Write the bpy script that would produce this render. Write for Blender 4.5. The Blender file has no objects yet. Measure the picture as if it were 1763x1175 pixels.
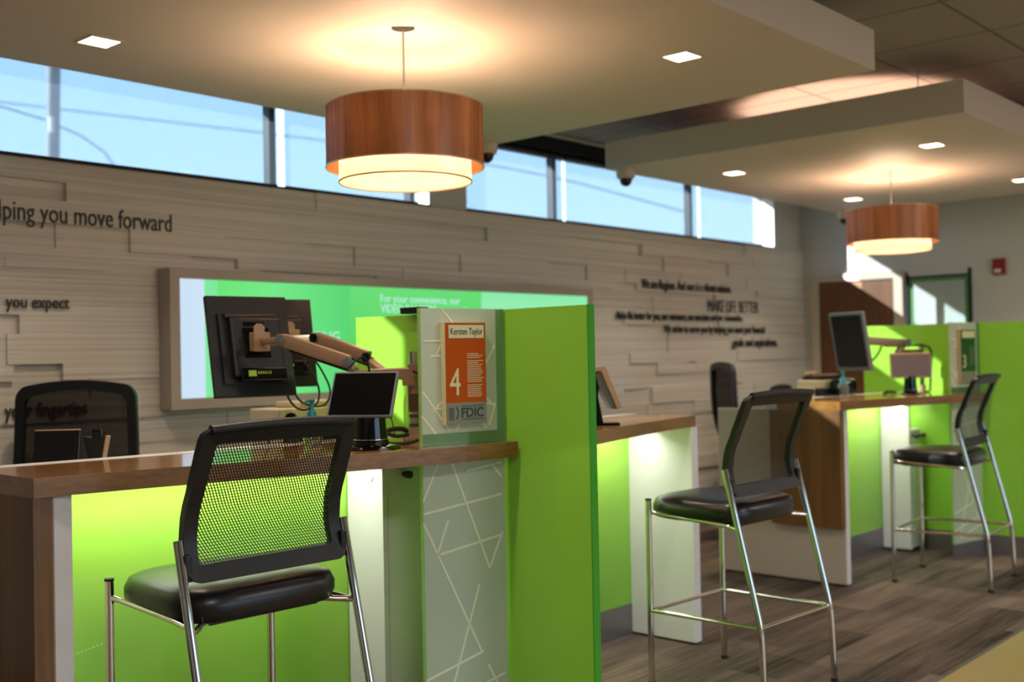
import bpy, bmesh, math, random
from mathutils import Vector, Matrix
random.seed(7)
C = bpy.context.scene.collection
PI = math.pi
# ------------------------------------------------------------------ camera
yaw, pit, rol = 0.7352351118, 0.0142028412, -0.0192291051
fw = Vector((math.cos(yaw) * math.cos(pit), math.sin(yaw) * math.cos(pit), math.sin(pit)))
r0 = Vector((math.sin(yaw), -math.cos(yaw), 0)); u0 = r0.cross(fw)
rr = r0 * math.cos(rol) + u0 * math.sin(rol); uu = -r0 * math.sin(rol) + u0 * math.cos(rol)
cd = bpy.data.cameras.new('camera'); cam = bpy.data.objects.new('camera', cd); C.objects.link(cam)
cam.matrix_world = Matrix(((rr.x, uu.x, -fw.x, 0), (rr.y, uu.y, -fw.y, 0), (rr.z, uu.z, -fw.z, 1.36), (0, 0, 0, 1)))
cd.sensor_width = 36; cd.lens = 36 * 1904.918 / 1763; cd.clip_start = .05; cd.clip_end = 200
cd.dof.use_dof = True; cd.dof.focus_distance = 3.1; cd.dof.aperture_fstop = 2.4
bpy.context.scene.camera = cam
# ------------------------------------------------------------------ world, sun, exposure
sc = bpy.context.scene
vs = sc.view_settings; vs.view_transform = 'Standard'; vs.look = 'None'; vs.gamma = 1; vs.use_curve_mapping = False
vs.exposure = 0.9
w = bpy.data.worlds.new('world'); sc.world = w; w.use_nodes = True
wn = w.node_tree; bg = wn.nodes['Background']
tc = wn.nodes.new('ShaderNodeTexCoord'); sp = wn.nodes.new('ShaderNodeSeparateXYZ'); cr = wn.nodes.new('ShaderNodeValToRGB')
wn.links.new(tc.outputs['Generated'], sp.inputs[0]); wn.links.new(sp.outputs['Z'], cr.inputs[0]); wn.links.new(cr.outputs[0], bg.inputs[0])
cr.color_ramp.elements[0].position = 0.0; cr.color_ramp.elements[0].color = (.30, .30, .28, 1)
cr.color_ramp.elements[1].position = .6; cr.color_ramp.elements[1].color = (.30, .56, 1, 1)
e = cr.color_ramp.elements.new(.06); e.color = (.60, .80, 1, 1)
e = cr.color_ramp.elements.new(.2); e.color = (.48, .73, 1, 1)
bg.inputs[1].default_value = 1.8
sd = bpy.data.lights.new('sun', 'SUN'); sd.energy = 14; sd.angle = math.radians(.6); sd.color = (1, .96, .9)
sun = bpy.data.objects.new('sun', sd); C.objects.link(sun)
SUN = Vector((1.08, -1, -.68)).normalized()
sun.rotation_euler = SUN.to_track_quat('-Z', 'Y').to_euler(); sun.location = (0, 20, 15)

def area(name, loc, direc, sx, sy, energy, color=(1, 1, 1), portal=False, parent=None):
    l = bpy.data.lights.new(name, 'AREA'); l.shape = 'RECTANGLE'; l.size = sx; l.size_y = sy; l.energy = energy; l.color = color
    o = bpy.data.objects.new(name, l); C.objects.link(o); o.location = loc
    o.rotation_euler = Vector(direc).to_track_quat('-Z', 'Y').to_euler()
    if portal: l.cycles.is_portal = True
    if parent: o.parent = parent
    return o
area('daylight_portal', (2.5, -4.9, 1.4), (0, 1, 0), 8.0, 2.4, 1, portal=True)
area('daylight_portal', (3.6, 5.15, 2.53), (0, -1, 0), 10.8, .5, 1, portal=True)

# ------------------------------------------------------------------ materials
def lin(c):
    return tuple(((x / 255) / 12.92 if x / 255 <= .04045 else ((x / 255 + .055) / 1.055) ** 2.4) for x in c) + (1,)
def mat(name, col, rough=.5, metal=0, spec=.5, coat=0, trans=0, alpha=1, noise=0, nscale=8, emis=None, es=0, bump=0):
    m = bpy.data.materials.new(name); m.use_nodes = True; nt = m.node_tree; b = nt.nodes['Principled BSDF']
    if len(col) == 3: col = lin(col)
    b.inputs['Base Color'].default_value = col; b.inputs['Roughness'].default_value = rough
    b.inputs['Metallic'].default_value = metal; b.inputs['Specular IOR Level'].default_value = spec
    b.inputs['Coat Weight'].default_value = coat; b.inputs['Coat Roughness'].default_value = .06
    b.inputs['Transmission Weight'].default_value = trans; b.inputs['Alpha'].default_value = alpha
    if emis: b.inputs['Emission Color'].default_value = lin(emis); b.inputs['Emission Strength'].default_value = es
    if noise or bump:
        t = nt.nodes.new('ShaderNodeTexCoord'); n = nt.nodes.new('ShaderNodeTexNoise'); n.inputs['Scale'].default_value = nscale
        n.inputs['Detail'].default_value = 4
        nt.links.new(t.outputs['Object'], n.inputs['Vector'])
        if noise:
            mx = nt.nodes.new('ShaderNodeMix'); mx.data_type = 'RGBA'
            mx.inputs[6].default_value = tuple(x * (1 - noise) for x in col[:3]) + (1,)
            mx.inputs[7].default_value = tuple(min(1, x * (1 + noise)) for x in col[:3]) + (1,)
            nt.links.new(n.outputs['Fac'], mx.inputs[0]); nt.links.new(mx.outputs[2], b.inputs['Base Color'])
        if bump:
            bp = nt.nodes.new('ShaderNodeBump'); bp.inputs['Strength'].default_value = bump; bp.inputs['Distance'].default_value = .002
            nt.links.new(n.outputs['Fac'], bp.inputs['Height']); nt.links.new(bp.outputs[0], b.inputs['Normal'])
    return m
def wood(name, c1, c2, axis, rough=.35, coat=.0, fine=90, coarse=1.6):
    """straight grain running along axis 0/1/2"""
    m = mat(name, c1, rough, coat=coat); nt = m.node_tree; b = nt.nodes['Principled BSDF']
    t = nt.nodes.new('ShaderNodeTexCoord'); mp = nt.nodes.new('ShaderNodeMapping')
    s = [fine] * 3; s[axis] = coarse; mp.inputs['Scale'].default_value = s
    n = nt.nodes.new('ShaderNodeTexNoise'); n.inputs['Scale'].default_value = 1; n.inputs['Detail'].default_value = 6; n.inputs['Roughness'].default_value = .65
    mp2 = nt.nodes.new('ShaderNodeMapping'); s2 = [fine * .16] * 3; s2[axis] = coarse * .5; mp2.inputs['Scale'].default_value = s2
    n2 = nt.nodes.new('ShaderNodeTexNoise'); n2.inputs['Scale'].default_value = 1; n2.inputs['Detail'].default_value = 3
    ad = nt.nodes.new('ShaderNodeMath'); ad.operation = 'ADD'; ml = nt.nodes.new('ShaderNodeMath'); ml.operation = 'MULTIPLY'; ml.inputs[1].default_value = .5
    r = nt.nodes.new('ShaderNodeValToRGB'); r.color_ramp.elements[0].position = .36; r.color_ramp.elements[1].position = .64
    r.color_ramp.elements[0].color = lin(c2); r.color_ramp.elements[1].color = lin(c1)
    L = nt.links.new
    L(t.outputs['Object'], mp.inputs[0]); L(t.outputs['Object'], mp2.inputs[0]); L(mp.outputs[0], n.inputs[0]); L(mp2.outputs[0], n2.inputs[0])
    L(n.outputs['Fac'], ad.inputs[0]); L(n2.outputs['Fac'], ad.inputs[1]); L(ad.outputs[0], ml.inputs[0]); L(ml.outputs[0], r.inputs[0]); L(r.outputs[0], b.inputs['Base Color'])
    return m
M = {}
M['white'] = mat('white_laminate', (232, 228, 228), .35)
M['cream'] = mat('cream_laminate', (206, 194, 178), .45)
M['greyframe'] = mat('warm_grey_frame', (176, 164, 154), .45)
M['paint'] = mat('white_wall_paint', (212, 212, 212), .75, noise=.02, nscale=3)
M['canopy'] = mat('canopy_paint', (212, 200, 190), .6, noise=.015, nscale=2)
M['ceil'] = None
M['wood_x'] = wood('oak_laminate_edge', (156, 112, 58), (116, 80, 38), 0, .3, .15)
M['wood_top'] = wood('oak_laminate_top', (178, 124, 66), (140, 94, 46), 0, .18, .6)
M['wood_z'] = wood('oak_laminate_upright', (140, 98, 52), (102, 70, 34), 2, .35)
M['door'] = wood('walnut_door', (128, 84, 52), (96, 60, 36), 2, .45, fine=60)
M['shadewood'] = None
M['black'] = mat('black_plastic', (16, 15, 15), .38, noise=.1, nscale=40)
M['blackframe'] = mat('black_textured_plastic', (17, 18, 21), .45, bump=.3, nscale=300)
M['gloss'] = mat('glossy_black_plastic', (8, 8, 9), .08)
M['screen'] = mat('dark_screen_glass', (14, 14, 14), .12)
M['leather'] = mat('black_vinyl', (20, 20, 22), .33, bump=.15, nscale=120)
M['chrome'] = mat('chrome', (214, 210, 205), .08, metal=1)
M['alu'] = mat('brushed_aluminium', (196, 168, 140), .32, metal=.55)
M['beige'] = mat('putty_metal_paint', (158, 128, 102), .4, metal=.25)
M['steel'] = mat('grey_base_metal', (140, 134, 136), .35, metal=.6, noise=.05, nscale=5)
M['darkmetal'] = mat('dark_frame_metal', (26, 28, 36), .4, metal=.3)
M['silver'] = mat('silver_plastic', (120, 124, 130), .3, metal=.3)
M['copper'] = mat('warm_silver_bezel', (206, 170, 136), .3, metal=.4)
M['teal'] = mat('teal_pump_plastic', (16, 128, 140), .3)
M['cyan'] = mat('cyan_pump_plastic', (30, 160, 190), .3)
M['clearbottle'] = mat('clear_bottle', (215, 220, 210), .08, trans=.85)
M['printer'] = mat('beige_office_plastic', (206, 190, 160), .5)
M['red'] = mat('red_alarm_plastic', (150, 16, 20), .4)
M['camwhite'] = mat('white_camera_plastic', (214, 200, 184), .4)
M['text'] = mat('dark_lettering', (58, 54, 50), .6)
M['orange'] = mat('orange_sign', (186, 80, 4), .6, spec=.15)
M['signgrey'] = mat('grey_sign_band', (128, 130, 112), .5)
M['signcream'] = mat('cream_sign_print', (222, 214, 170), .5)
M['signdark'] = mat('dark_green_print', (18, 52, 44), .5)
M['signgreen'] = mat('dark_green_sign', (14, 84, 36), .4)
M['labelgreen'] = mat('pale_green_label', (150, 190, 60), .5)
M['rubber'] = mat('black_rubber', (22, 22, 22), .6)
M['tile'] = mat('tan_floor_tile', (176, 150, 100), .3, noise=.12, nscale=2.5)
M['trimmetal'] = mat('floor_transition_metal', (120, 116, 122), .35, metal=.6)
M['pole'] = mat('utility_pole_timber', (150, 150, 155), .9, noise=.15, nscale=6)
M['wire'] = mat('overhead_wire', (70, 80, 95), .8)
M['led'] = mat('led_diffuser', (255, 255, 255), .5, emis=(255, 250, 235), es=2.2)
M['downlight'] = mat('downlight_diffuser', (255, 255, 255), .5, emis=(255, 238, 190), es=6)
M['mark'] = mat('white_scuff', (225, 240, 190), .6)

def mixmat(name, build):
    m = bpy.data.materials.new(name); m.use_nodes = True; nt = m.node_tree
    for n in list(nt.nodes):
        if n.type != 'OUTPUT_MATERIAL': nt.nodes.remove(n)
    out = nt.nodes['Material Output']; s = build(nt); nt.links.new(s, out.inputs['Surface']); return m
def nd(nt, t, **k):
    n = nt.nodes.new(t)
    for a, b in k.items(): n.inputs[a].default_value = b
    return n
def mixs(nt, f, a, b):
    x = nt.nodes.new('ShaderNodeMixShader')
    if isinstance(f, (int, float)): x.inputs[0].default_value = f
    else: nt.links.new(f, x.inputs[0])
    nt.links.new(a, x.inputs[1]); nt.links.new(b, x.inputs[2]); return x.outputs[0]
def translucent(name, col, ft=.5, tr=0, trcol=(1, 1, 1, 1), gloss=.08, rough=.1):
    if len(col) == 3: col = lin(col)
    def f(nt):
        d = nd(nt, 'ShaderNodeBsdfDiffuse', Color=col).outputs[0]; t = nd(nt, 'ShaderNodeBsdfTranslucent', Color=col).outputs[0]
        s = mixs(nt, ft, d, t)
        if tr: s = mixs(nt, tr, s, nd(nt, 'ShaderNodeBsdfTransparent', Color=trcol).outputs[0])
        if gloss:
            fr = nd(nt, 'ShaderNodeFresnel', IOR=1.45).outputs[0]
            s = mixs(nt, fr, s, nd(nt, 'ShaderNodeBsdfGlossy', Roughness=rough).outputs[0])
        return s
    return mixmat(name, f)
M['shade'] = translucent('solar_shade_fabric', (96, 104, 112), .35, .60, (.93, .97, 1, 1), 0)
M['greenpart'] = translucent('green_translucent_panel', (170, 238, 84), .20, 0, gloss=.1, rough=.12)
M['greenedge'] = translucent('green_panel_edge', (96, 214, 70), .5, 0, gloss=.1)
M['greenback'] = mat('lime_back_panel', (150, 208, 72), .18, noise=.03, nscale=2)
M['frost'] = translucent('frosted_glass', (206, 218, 190), .18, .05, (.8, .95, .75, 1), gloss=.1, rough=.25)
M['clearglass'] = translucent('tinted_clear_glass', (150, 190, 140), .5, .45, (.7, .92, .7, 1), gloss=.1, rough=.05)
M['edgereflect'] = mat('brown_edge_reflection', (96, 84, 52), .5)
M['frostline'] = translucent('frost_line', (244, 244, 214), .1, 0, gloss=0)
M['frostedge'] = translucent('glass_edge', (190, 225, 150), .5, 0, gloss=0)
M['innerdrum'] = translucent('cream_linen_shade', (240, 226, 204), .42, 0, gloss=0)
M['diffdisc'] = translucent('cream_diffuser_disc', (236, 214, 190), .5, 0, gloss=0)
M['glass'] = mixmat('window_glass', lambda nt: mixs(nt, .05, nd(nt, 'ShaderNodeBsdfTransparent', Color=(.95, .98, .98, 1)).outputs[0], nd(nt, 'ShaderNodeBsdfGlossy', Roughness=.02).outputs[0]))

def shadewood(nt):
    t = nd(nt, 'ShaderNodeTexCoord'); mp = nt.nodes.new('ShaderNodeMapping'); mp.inputs['Scale'].default_value = (26, 26, 1.3)
    n = nd(nt, 'ShaderNodeTexNoise', Scale=1.0, Detail=6.0, Roughness=.6)
    r = nt.nodes.new('ShaderNodeValToRGB'); r.color_ramp.elements[0].position = .3; r.color_ramp.elements[1].position = .7
    r.color_ramp.elements[0].color = lin((132, 84, 52)); r.color_ramp.elements[1].color = lin((182, 128, 86))
    nt.links.new(t.outputs['Object'], mp.inputs[0]); nt.links.new(mp.outputs[0], n.inputs[0]); nt.links.new(n.outputs['Fac'], r.inputs[0])
    d = nd(nt, 'ShaderNodeBsdfDiffuse'); tr = nd(nt, 'ShaderNodeBsdfTranslucent', Color=lin((190, 120, 80)))
    nt.links.new(r.outputs[0], d.inputs[0]); nt.links.new(r.outputs[0], tr.inputs[0])
    return mixs(nt, .05, mixs(nt, .06, d.outputs[0], tr.outputs[0]), nd(nt, 'ShaderNodeBsdfGlossy', Roughness=.3).outputs[0])
M['shadewood'] = mixmat('wood_veneer_shade', shadewood)

def meshmat(name, su, sv, hole, col=(15, 15, 17), staggered=True):
    """woven mesh: staggered elongated holes cut from black thread, on the panel's UVs"""
    def f(nt):
        L = nt.links.new
        uv = nt.nodes.new('ShaderNodeUVMap'); s = nt.nodes.new('ShaderNodeSeparateXYZ'); L(uv.outputs[0], s.inputs[0])
        def mth(op, a, b=None):
            n = nt.nodes.new('ShaderNodeMath'); n.operation = op
            for i, x in enumerate((a, b)):
                if x is None: continue
                if isinstance(x, (int, float)): n.inputs[i].default_value = x
                else: L(x, n.inputs[i])
            return n.outputs[0]
        u = mth('MULTIPLY', s.outputs[0], su); v = mth('MULTIPLY', s.outputs[1], sv)
        row = mth('FLOOR', v); off = mth('MULTIPLY', mth('MODULO', row, 2), .5)
        fu = mth('SUBTRACT', mth('FRACT', mth('ADD', u, off)), .5); fv = mth('SUBTRACT', mth('FRACT', v), .5)
        fu = mth('ADD', fu, mth('MULTIPLY', fv, .35))
        au = mth('POWER', mth('ABSOLUTE', fu), 2.0); av = mth('POWER', mth('ABSOLUTE', fv), 2.0)
        rad = mth('SQRT', mth('ADD', mth('MULTIPLY', au, 1.0), mth('MULTIPLY', av, .62)))
        h = mth('LESS_THAN', rad, hole)
        b = nd(nt, 'ShaderNodeBsdfPrincipled', Roughness=.5); b.inputs['Base Color'].default_value = lin(col)
        return mixs(nt, h, b.outputs[0], nd(nt, 'ShaderNodeBsdfTransparent').outputs[0])
    return mixmat(name, f)
M['mesh'] = meshmat('stool_woven_mesh', 47, 42, .345)
M['meshfine'] = translucent('fine_black_mesh_fabric', (30, 26, 26), .2, .09, (.9, .9, .9, 1), 0)

def ceiling_mat():
    m = mat('acoustic_tile', (150, 144, 138), .9); nt = m.node_tree; b = nt.nodes['Principled BSDF']; L = nt.links.new
    t = nt.nodes.new('ShaderNodeTexCoord'); br = nt.nodes.new('ShaderNodeTexBrick'); br.offset = 0
    br.inputs['Scale'].default_value = 1; br.inputs['Brick Width'].default_value = .61; br.inputs['Row Height'].default_value = .61
    br.inputs['Mortar Size'].default_value = .010; br.inputs['Color1'].default_value = lin((150, 144, 138)); br.inputs['Color2'].default_value = lin((146, 140, 134)); br.inputs['Mortar'].default_value = lin((112, 107, 102))
    L(t.outputs['Object'], br.inputs['Vector']); L(br.outputs['Color'], b.inputs['Base Color']); return m
M['ceil'] = ceiling_mat()
def carpet():
    m = mat('striated_carpet', (90, 80, 74), .95, spec=.1); nt = m.node_tree; b = nt.nodes['Principled BSDF']; L = nt.links.new
    t = nt.nodes.new('ShaderNodeTexCoord')
    br = nt.nodes.new('ShaderNodeTexBrick'); br.offset = .5; br.inputs['Scale'].default_value = 1; br.inputs['Brick Width'].default_value = .92; br.inputs['Row Height'].default_value = .23
    br.inputs['Mortar Size'].default_value = 0; br.inputs['Color1'].default_value = (0, 0, 0, 1); br.inputs['Color2'].default_value = (1, 1, 1, 1); br.inputs['Bias'].default_value = .1
    L(t.outputs['Object'], br.inputs['Vector'])
    mp = nt.nodes.new('ShaderNodeMapping'); mp.inputs['Scale'].default_value = (2.2, 75, 1); L(t.outputs['Object'], mp.inputs[0])
    n = nd(nt, 'ShaderNodeTexNoise', Scale=1.0, Detail=5.0, Roughness=.7); L(mp.outputs[0], n.inputs[0])
    mp2 = nt.nodes.new('ShaderNodeMapping'); mp2.inputs['Scale'].default_value = (.9, 9, 1); L(t.outputs['Object'], mp2.inputs[0])
    n2 = nd(nt, 'ShaderNodeTexNoise', Scale=1.0, Detail=2.0); L(mp2.outputs[0], n2.inputs[0])
    def mth(op, a, b_):
        x = nt.nodes.new('ShaderNodeMath'); x.operation = op
        for i, q in enumerate((a, b_)):
            if isinstance(q, (int, float)): x.inputs[i].default_value = q
            else: L(q, x.inputs[i])
        return x.outputs[0]
    s = mth('ADD', mth('MULTIPLY', br.outputs['Color'], .30), mth('ADD', mth('MULTIPLY', n.outputs['Fac'], .75), mth('MULTIPLY', n2.outputs['Fac'], .5)))
    r = nt.nodes.new('ShaderNodeValToRGB'); r.color_ramp.elements[0].position = .52; r.color_ramp.elements[1].position = 1.0
    r.color_ramp.elements[0].color = lin((36, 32, 31)); r.color_ramp.elements[1].color = lin((132, 115, 104))
    L(s, r.inputs[0]); L(r.outputs[0], b.inputs['Base Color']); return m
M['carpet'] = carpet()
def wallblock():
    m = mat('combed_wall_tile', (196, 184, 168), .7); nt = m.node_tree; b = nt.nodes['Principled BSDF']; L = nt.links.new
    t = nt.nodes.new('ShaderNodeTexCoord'); mp = nt.nodes.new('ShaderNodeMapping'); mp.inputs['Scale'].default_value = (.35, 1, 62); L(t.outputs['Object'], mp.inputs[0])
    n = nd(nt, 'ShaderNodeTexNoise', Scale=1.0, Detail=1.5, Roughness=.5); L(mp.outputs[0], n.inputs[0])
    bp = nt.nodes.new('ShaderNodeBump'); bp.inputs['Strength'].default_value = .45; bp.inputs['Distance'].default_value = .006
    L(n.outputs['Fac'], bp.inputs['Height']); L(bp.outputs[0], b.inputs['Normal'])
    r = nt.nodes.new('ShaderNodeValToRGB'); r.color_ramp.elements[0].position = .33; r.color_ramp.elements[1].position = .58
    r.color_ramp.elements[0].color = lin((200, 193, 184)); r.color_ramp.elements[1].color = lin((222, 216, 208)); L(n.outputs['Fac'], r.inputs[0]); L(r.outputs[0], b.inputs['Base Color'])
    return m
M['wallblock'] = wallblock()

# ------------------------------------------------------------------ mesh helpers
class MB:
    def __init__(s): s.bm = bmesh.new(); s.uv = None
    def box(s, x0, x1, y0, y1, z0, z1, bev=0):
        m = Matrix.Translation(((x0 + x1) / 2, (y0 + y1) / 2, (z0 + z1) / 2)) @ Matrix.Diagonal((abs(x1 - x0), abs(y1 - y0), abs(z1 - z0), 1))
        r = bmesh.ops.create_cube(s.bm, size=1, matrix=m)
        if bev:
            es = list({e for v in r['verts'] for e in v.link_edges}); bmesh.ops.bevel(s.bm, geom=es, offset=bev, segments=2, affect='EDGES', profile=.5)
        return s
    def cyl(s, p, q, r, r2=None, seg=20):
        p, q = Vector(p), Vector(q); d = q - p
        m = Matrix.Translation((p + q) / 2) @ d.to_track_quat('Z', 'Y').to_matrix().to_4x4()
        bmesh.ops.create_cone(s.bm, cap_ends=True, segments=seg, radius1=r, radius2=r if r2 is None else r2, depth=d.length, matrix=m); return s
    def sph(s, c, r, sc_=(1, 1, 1)):
        bmesh.ops.create_uvsphere(s.bm, u_segments=20, v_segments=12, radius=r, matrix=Matrix.Translation(c) @ Matrix.Diagonal((*sc_, 1))); return s
    def tube(s, pts, r, seg=12, smooth=0):
        P = [Vector(p) for p in pts]
        for _ in range(smooth):
            Q = [P[0]]
            for a, b in zip(P, P[1:]): Q += [a * .75 + b * .25, a * .25 + b * .75]
            P = Q + [P[-1]]
        rings = []; up = None
        for i, p in enumerate(P):
            t = (P[min(i + 1, len(P) - 1)] - P[max(i - 1, 0)]).normalized()
            if up is None:
                up = Vector((0, 0, 1)) if abs(t.z) < .9 else Vector((1, 0, 0))
            a = t.cross(up).normalized(); b = a.cross(t).normalized(); up = b
            rings.append([s.bm.verts.new(p + a * math.cos(2 * PI * k / seg) * r + b * math.sin(2 * PI * k / seg) * r) for k in range(seg)])
        for A, B in zip(rings, rings[1:]):
            for k in range(seg): s.bm.faces.new((A[k], A[(k + 1) % seg], B[(k + 1) % seg], B[k]))
        s.bm.faces.new(rings[0][::-1]); s.bm.faces.new(rings[-1]); return s
    def prism(s, poly, z0, z1):
        a = [s.bm.verts.new((x, y, z0)) for x, y in poly]; b = [s.bm.verts.new((x, y, z1)) for x, y in poly]; n = len(poly)
        s.bm.faces.new(a[::-1]); s.bm.faces.new(b)
        for i in range(n): s.bm.faces.new((a[i], a[(i + 1) % n], b[(i + 1) % n], b[i]))
        return s
    def extr(s, pts, d):
        """polygon of 3D points extruded by vector d"""
        d = Vector(d); a = [s.bm.verts.new(Vector(p)) for p in pts]; b = [s.bm.verts.new(Vector(p) + d) for p in pts]; n = len(pts)
        s.bm.faces.new(a[::-1]); s.bm.faces.new(b)
        for i in range(n): s.bm.faces.new((a[i], a[(i + 1) % n], b[(i + 1) % n], b[i]))
        return s
    def lathe(s, prof, c=(0, 0, 0), seg=40, close=True):
        rings = []
        for r, z in prof:
            rings.append([s.bm.verts.new((c[0] + r * math.cos(2 * PI * k / seg), c[1] + r * math.sin(2 * PI * k / seg), c[2] + z)) for k in range(seg)])
        for A, B in zip(rings, rings[1:]):
            for k in range(seg): s.bm.faces.new((A[k], A[(k + 1) % seg], B[(k + 1) % seg], B[k]))
        if close: s.bm.faces.new(rings[0][::-1]); s.bm.faces.new(rings[-1])
        return s
    def xf(s, m): bmesh.ops.transform(s.bm, matrix=m, verts=s.bm.verts); return s
    def build(s, name, material, parent=None, smooth=False, kind=None):
        bmesh.ops.recalc_face_normals(s.bm, faces=s.bm.faces)
        me = bpy.data.meshes.new(name); s.bm.to_mesh(me); s.bm.free(); me.materials.append(material)
        if smooth:
            for p in me.polygons: p.use_smooth = True
            try: me.set_sharp_from_angle(angle=math.radians(40))
            except Exception: pass
        o = bpy.data.objects.new(name, me); C.objects.link(o)
        if parent: o.parent = parent
        if kind: o['kind'] = kind
        return o
def tag(o, label, cat, group=None, kind=None):
    if label: o['label'] = label
    if cat: o['category'] = cat
    if group: o['group'] = group
    if kind: o['kind'] = kind
    return o
def thing(name, label, cat, loc=(0, 0, 0), rz=0, group=None):
    o = bpy.data.objects.new(name, None); C.objects.link(o); o.location = loc; o.rotation_euler = (0, 0, rz); o.empty_display_size = .1
    return tag(o, label, cat, group)
def dup(root, loc, rz, label, group=None):
    def cp(o, par):
        c = o.copy(); C.objects.link(c); c.parent = par
        for ch in list(o.children): cp(ch, c)
        return c
    r = cp(root, None); r.location = loc; r.rotation_euler = (0, 0, rz); r['label'] = label
    if group: r['group'] = group
    return r
_H = [None]
def text(name, s, mtl, x0, x1, base, cap, y=None, M4=None, parent=None, thick=.004, bold=0):
    """lettering on an XZ plane facing -Y, from x0 to x1, baseline at base, capital height cap"""
    def mk(st):
        cu = bpy.data.curves.new(name, 'FONT'); cu.body = st; cu.size = 1; cu.extrude = .02; cu.offset = bold; cu.resolution_u = 3
        ob = bpy.data.objects.new(name + '_tmp', cu); C.objects.link(ob)
        dg = bpy.context.evaluated_depsgraph_get(); me = bpy.data.meshes.new_from_object(ob.evaluated_get(dg)); bpy.data.objects.remove(ob); bpy.data.curves.remove(cu); return me
    if _H[0] is None:
        h = mk('H'); _H[0] = max(v.co.y for v in h.vertices)
    me = mk(s); xs = [v.co.x for v in me.vertices]; a, b = min(xs), max(xs); kz = cap / _H[0]; kx = (x1 - x0) / (b - a)
    for v in me.vertices:
        X, Y, Z = v.co; v.co = (x0 + (X - a) * kx, (-thick / 2 - Z / .02 * thick / 2) + (y or 0), base + Y * kz)
    if M4: me.transform(M4)
    me.materials.clear(); me.materials.append(mtl); me.name = name
    o = bpy.data.objects.new(name, me); C.objects.link(o)
    if parent: o.parent = parent
    return o

# ------------------------------------------------------------------ room shell
W, XF, ZC = 4.9, 9.45, 2.885
TILEY = 1.787
MB().box(-3.5, XF, TILEY, W + .1, -.05, 0).build('floor', M['carpet'], kind='structure')
MB().box(-3.5, XF, -5, TILEY - .012, -.05, 0).build('floor', M['tile'], kind='structure')
MB().box(-3.5, XF, TILEY - .012, TILEY, -.05, .003).build('trim_1', M['trimmetal'], kind='structure')
MB().box(-3.5, XF + .1, -5, W + .2, ZC, ZC + .08).build('ceiling', M['ceil'], kind='structure')
MB().box(XF, XF + .12, -5, W + .2, 0, ZC).build('wall_right', M['paint'], kind='structure')
MB().box(-3.62, -3.5, -5, W + .2, 0, ZC).build('wall_left', M['paint'], kind='structure')
m = MB(); m.box(-3.5, XF, -5.15, -5, 0, .25).box(-3.5, XF, -5.15, -5, 2.6, ZC)
for a, b in ((-3.5, 1.1), (1.1, 1.25), (3.75, 3.9), (6.5, XF)): m.box(a, b, -5.15, -5, .25, 2.6)
m.build('wall_front', M['paint'], kind='structure')
# back wall: solid part, pier, upper ends
SILL, HEAD = 2.285, 2.775
m = MB(); m.box(-3.5, XF, W, W + .065, 0, SILL); m.box(4.69, 5.01, W - .002, W + .2, SILL, HEAD); m.box(8.95, XF, W - .001, W + .2, SILL, ZC)
m.box(-3.5, .75, W, W + .2, SILL, ZC); m.box(.75, 8.95, W + .02, W + .2, HEAD, ZC)
m.build('wall_back', M['paint'], kind='structure')
m = MB(); m.box(.75, 8.93, W - .03, W + .02, HEAD, 2.868).build('trim_2', M['darkmetal'], kind='structure')
MB().box(.75, 8.93, W - .035, W + .02, 2.868, ZC).build('trim_3', M['paint'], kind='structure')
# stacked tile facing of the back wall
rows = [2.285, 2.194, 2.105, 2.002, 1.893, 1.84, 1.797, 1.672, 1.587, 1.502, 1.368, 1.293, 1.205, 1.105, .983, .88, .77, .66, .55, .44, .33, .22, .1, 0]
fixed = {0: [(2.296, 3.8), (3.8, 5.95)], 1: [(1.6, 2.377, .002), (2.377, 3.148), (4.64, 5.17, .002), (6.32, 6.87, .002)],
         2: [(1.4, 2.942), (2.942, 4.9), (7.76, 8.12, .002)], 3: [(3.74, 4.08, .002), (5.77, 6.21, .002), (2.688, 3.209)],
         4: [(3.02, 3.29, .002), (1.3, 2.688), (6.53, 6.8, .002)], 6: [(1.2, 2.12), (2.12, 3.3)],
         7: [(1.2, 2.404), (2.404, 3.5)], 8: [(1.9, 2.156, .002), (2.156, 2.483), (2.483, 3.4), (6.68, 7.22, .002)], 9: [(6.68, 7.22, .002), (1.3, 2.1)],
         10: [(2.13, 2.35, .002)], 13: [(6.61, 6.97, .002)], 12: [(5.6, 6.1, .002)], 5: [(7.6, 7.9, .002)]}
m = MB(); lay = [.016, .022, .028, .034]
for i in range(len(rows) - 1):
    z1, z0 = rows[i], rows[i + 1]; fx = sorted(fixed.get(i, [])); segs = []; x = -3.4; last = 0
    def fill(a, b):
        global last
        while b - a > .01:
            L_ = random.uniform(.35, 1.15)
            if b - a - L_ < .3: L_ = b - a
            d = random.choice([q for q in lay if q != last]); last = d
            if random.random() < .06: d = .006
            segs.append((a, a + L_, d)); a += L_
    for s_ in fx:
        fill(x, s_[0]); segs.append((s_[0], s_[1], s_[2] if len(s_) > 2 else random.choice([.022, .034]))); x = s_[1]
    fill(x, XF - .005)
    for a, b, d in segs: m.box(a, b, W - d, W + .01, z0, z1)
m.build('wall_back', M['wallblock'], kind='structure')
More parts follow.
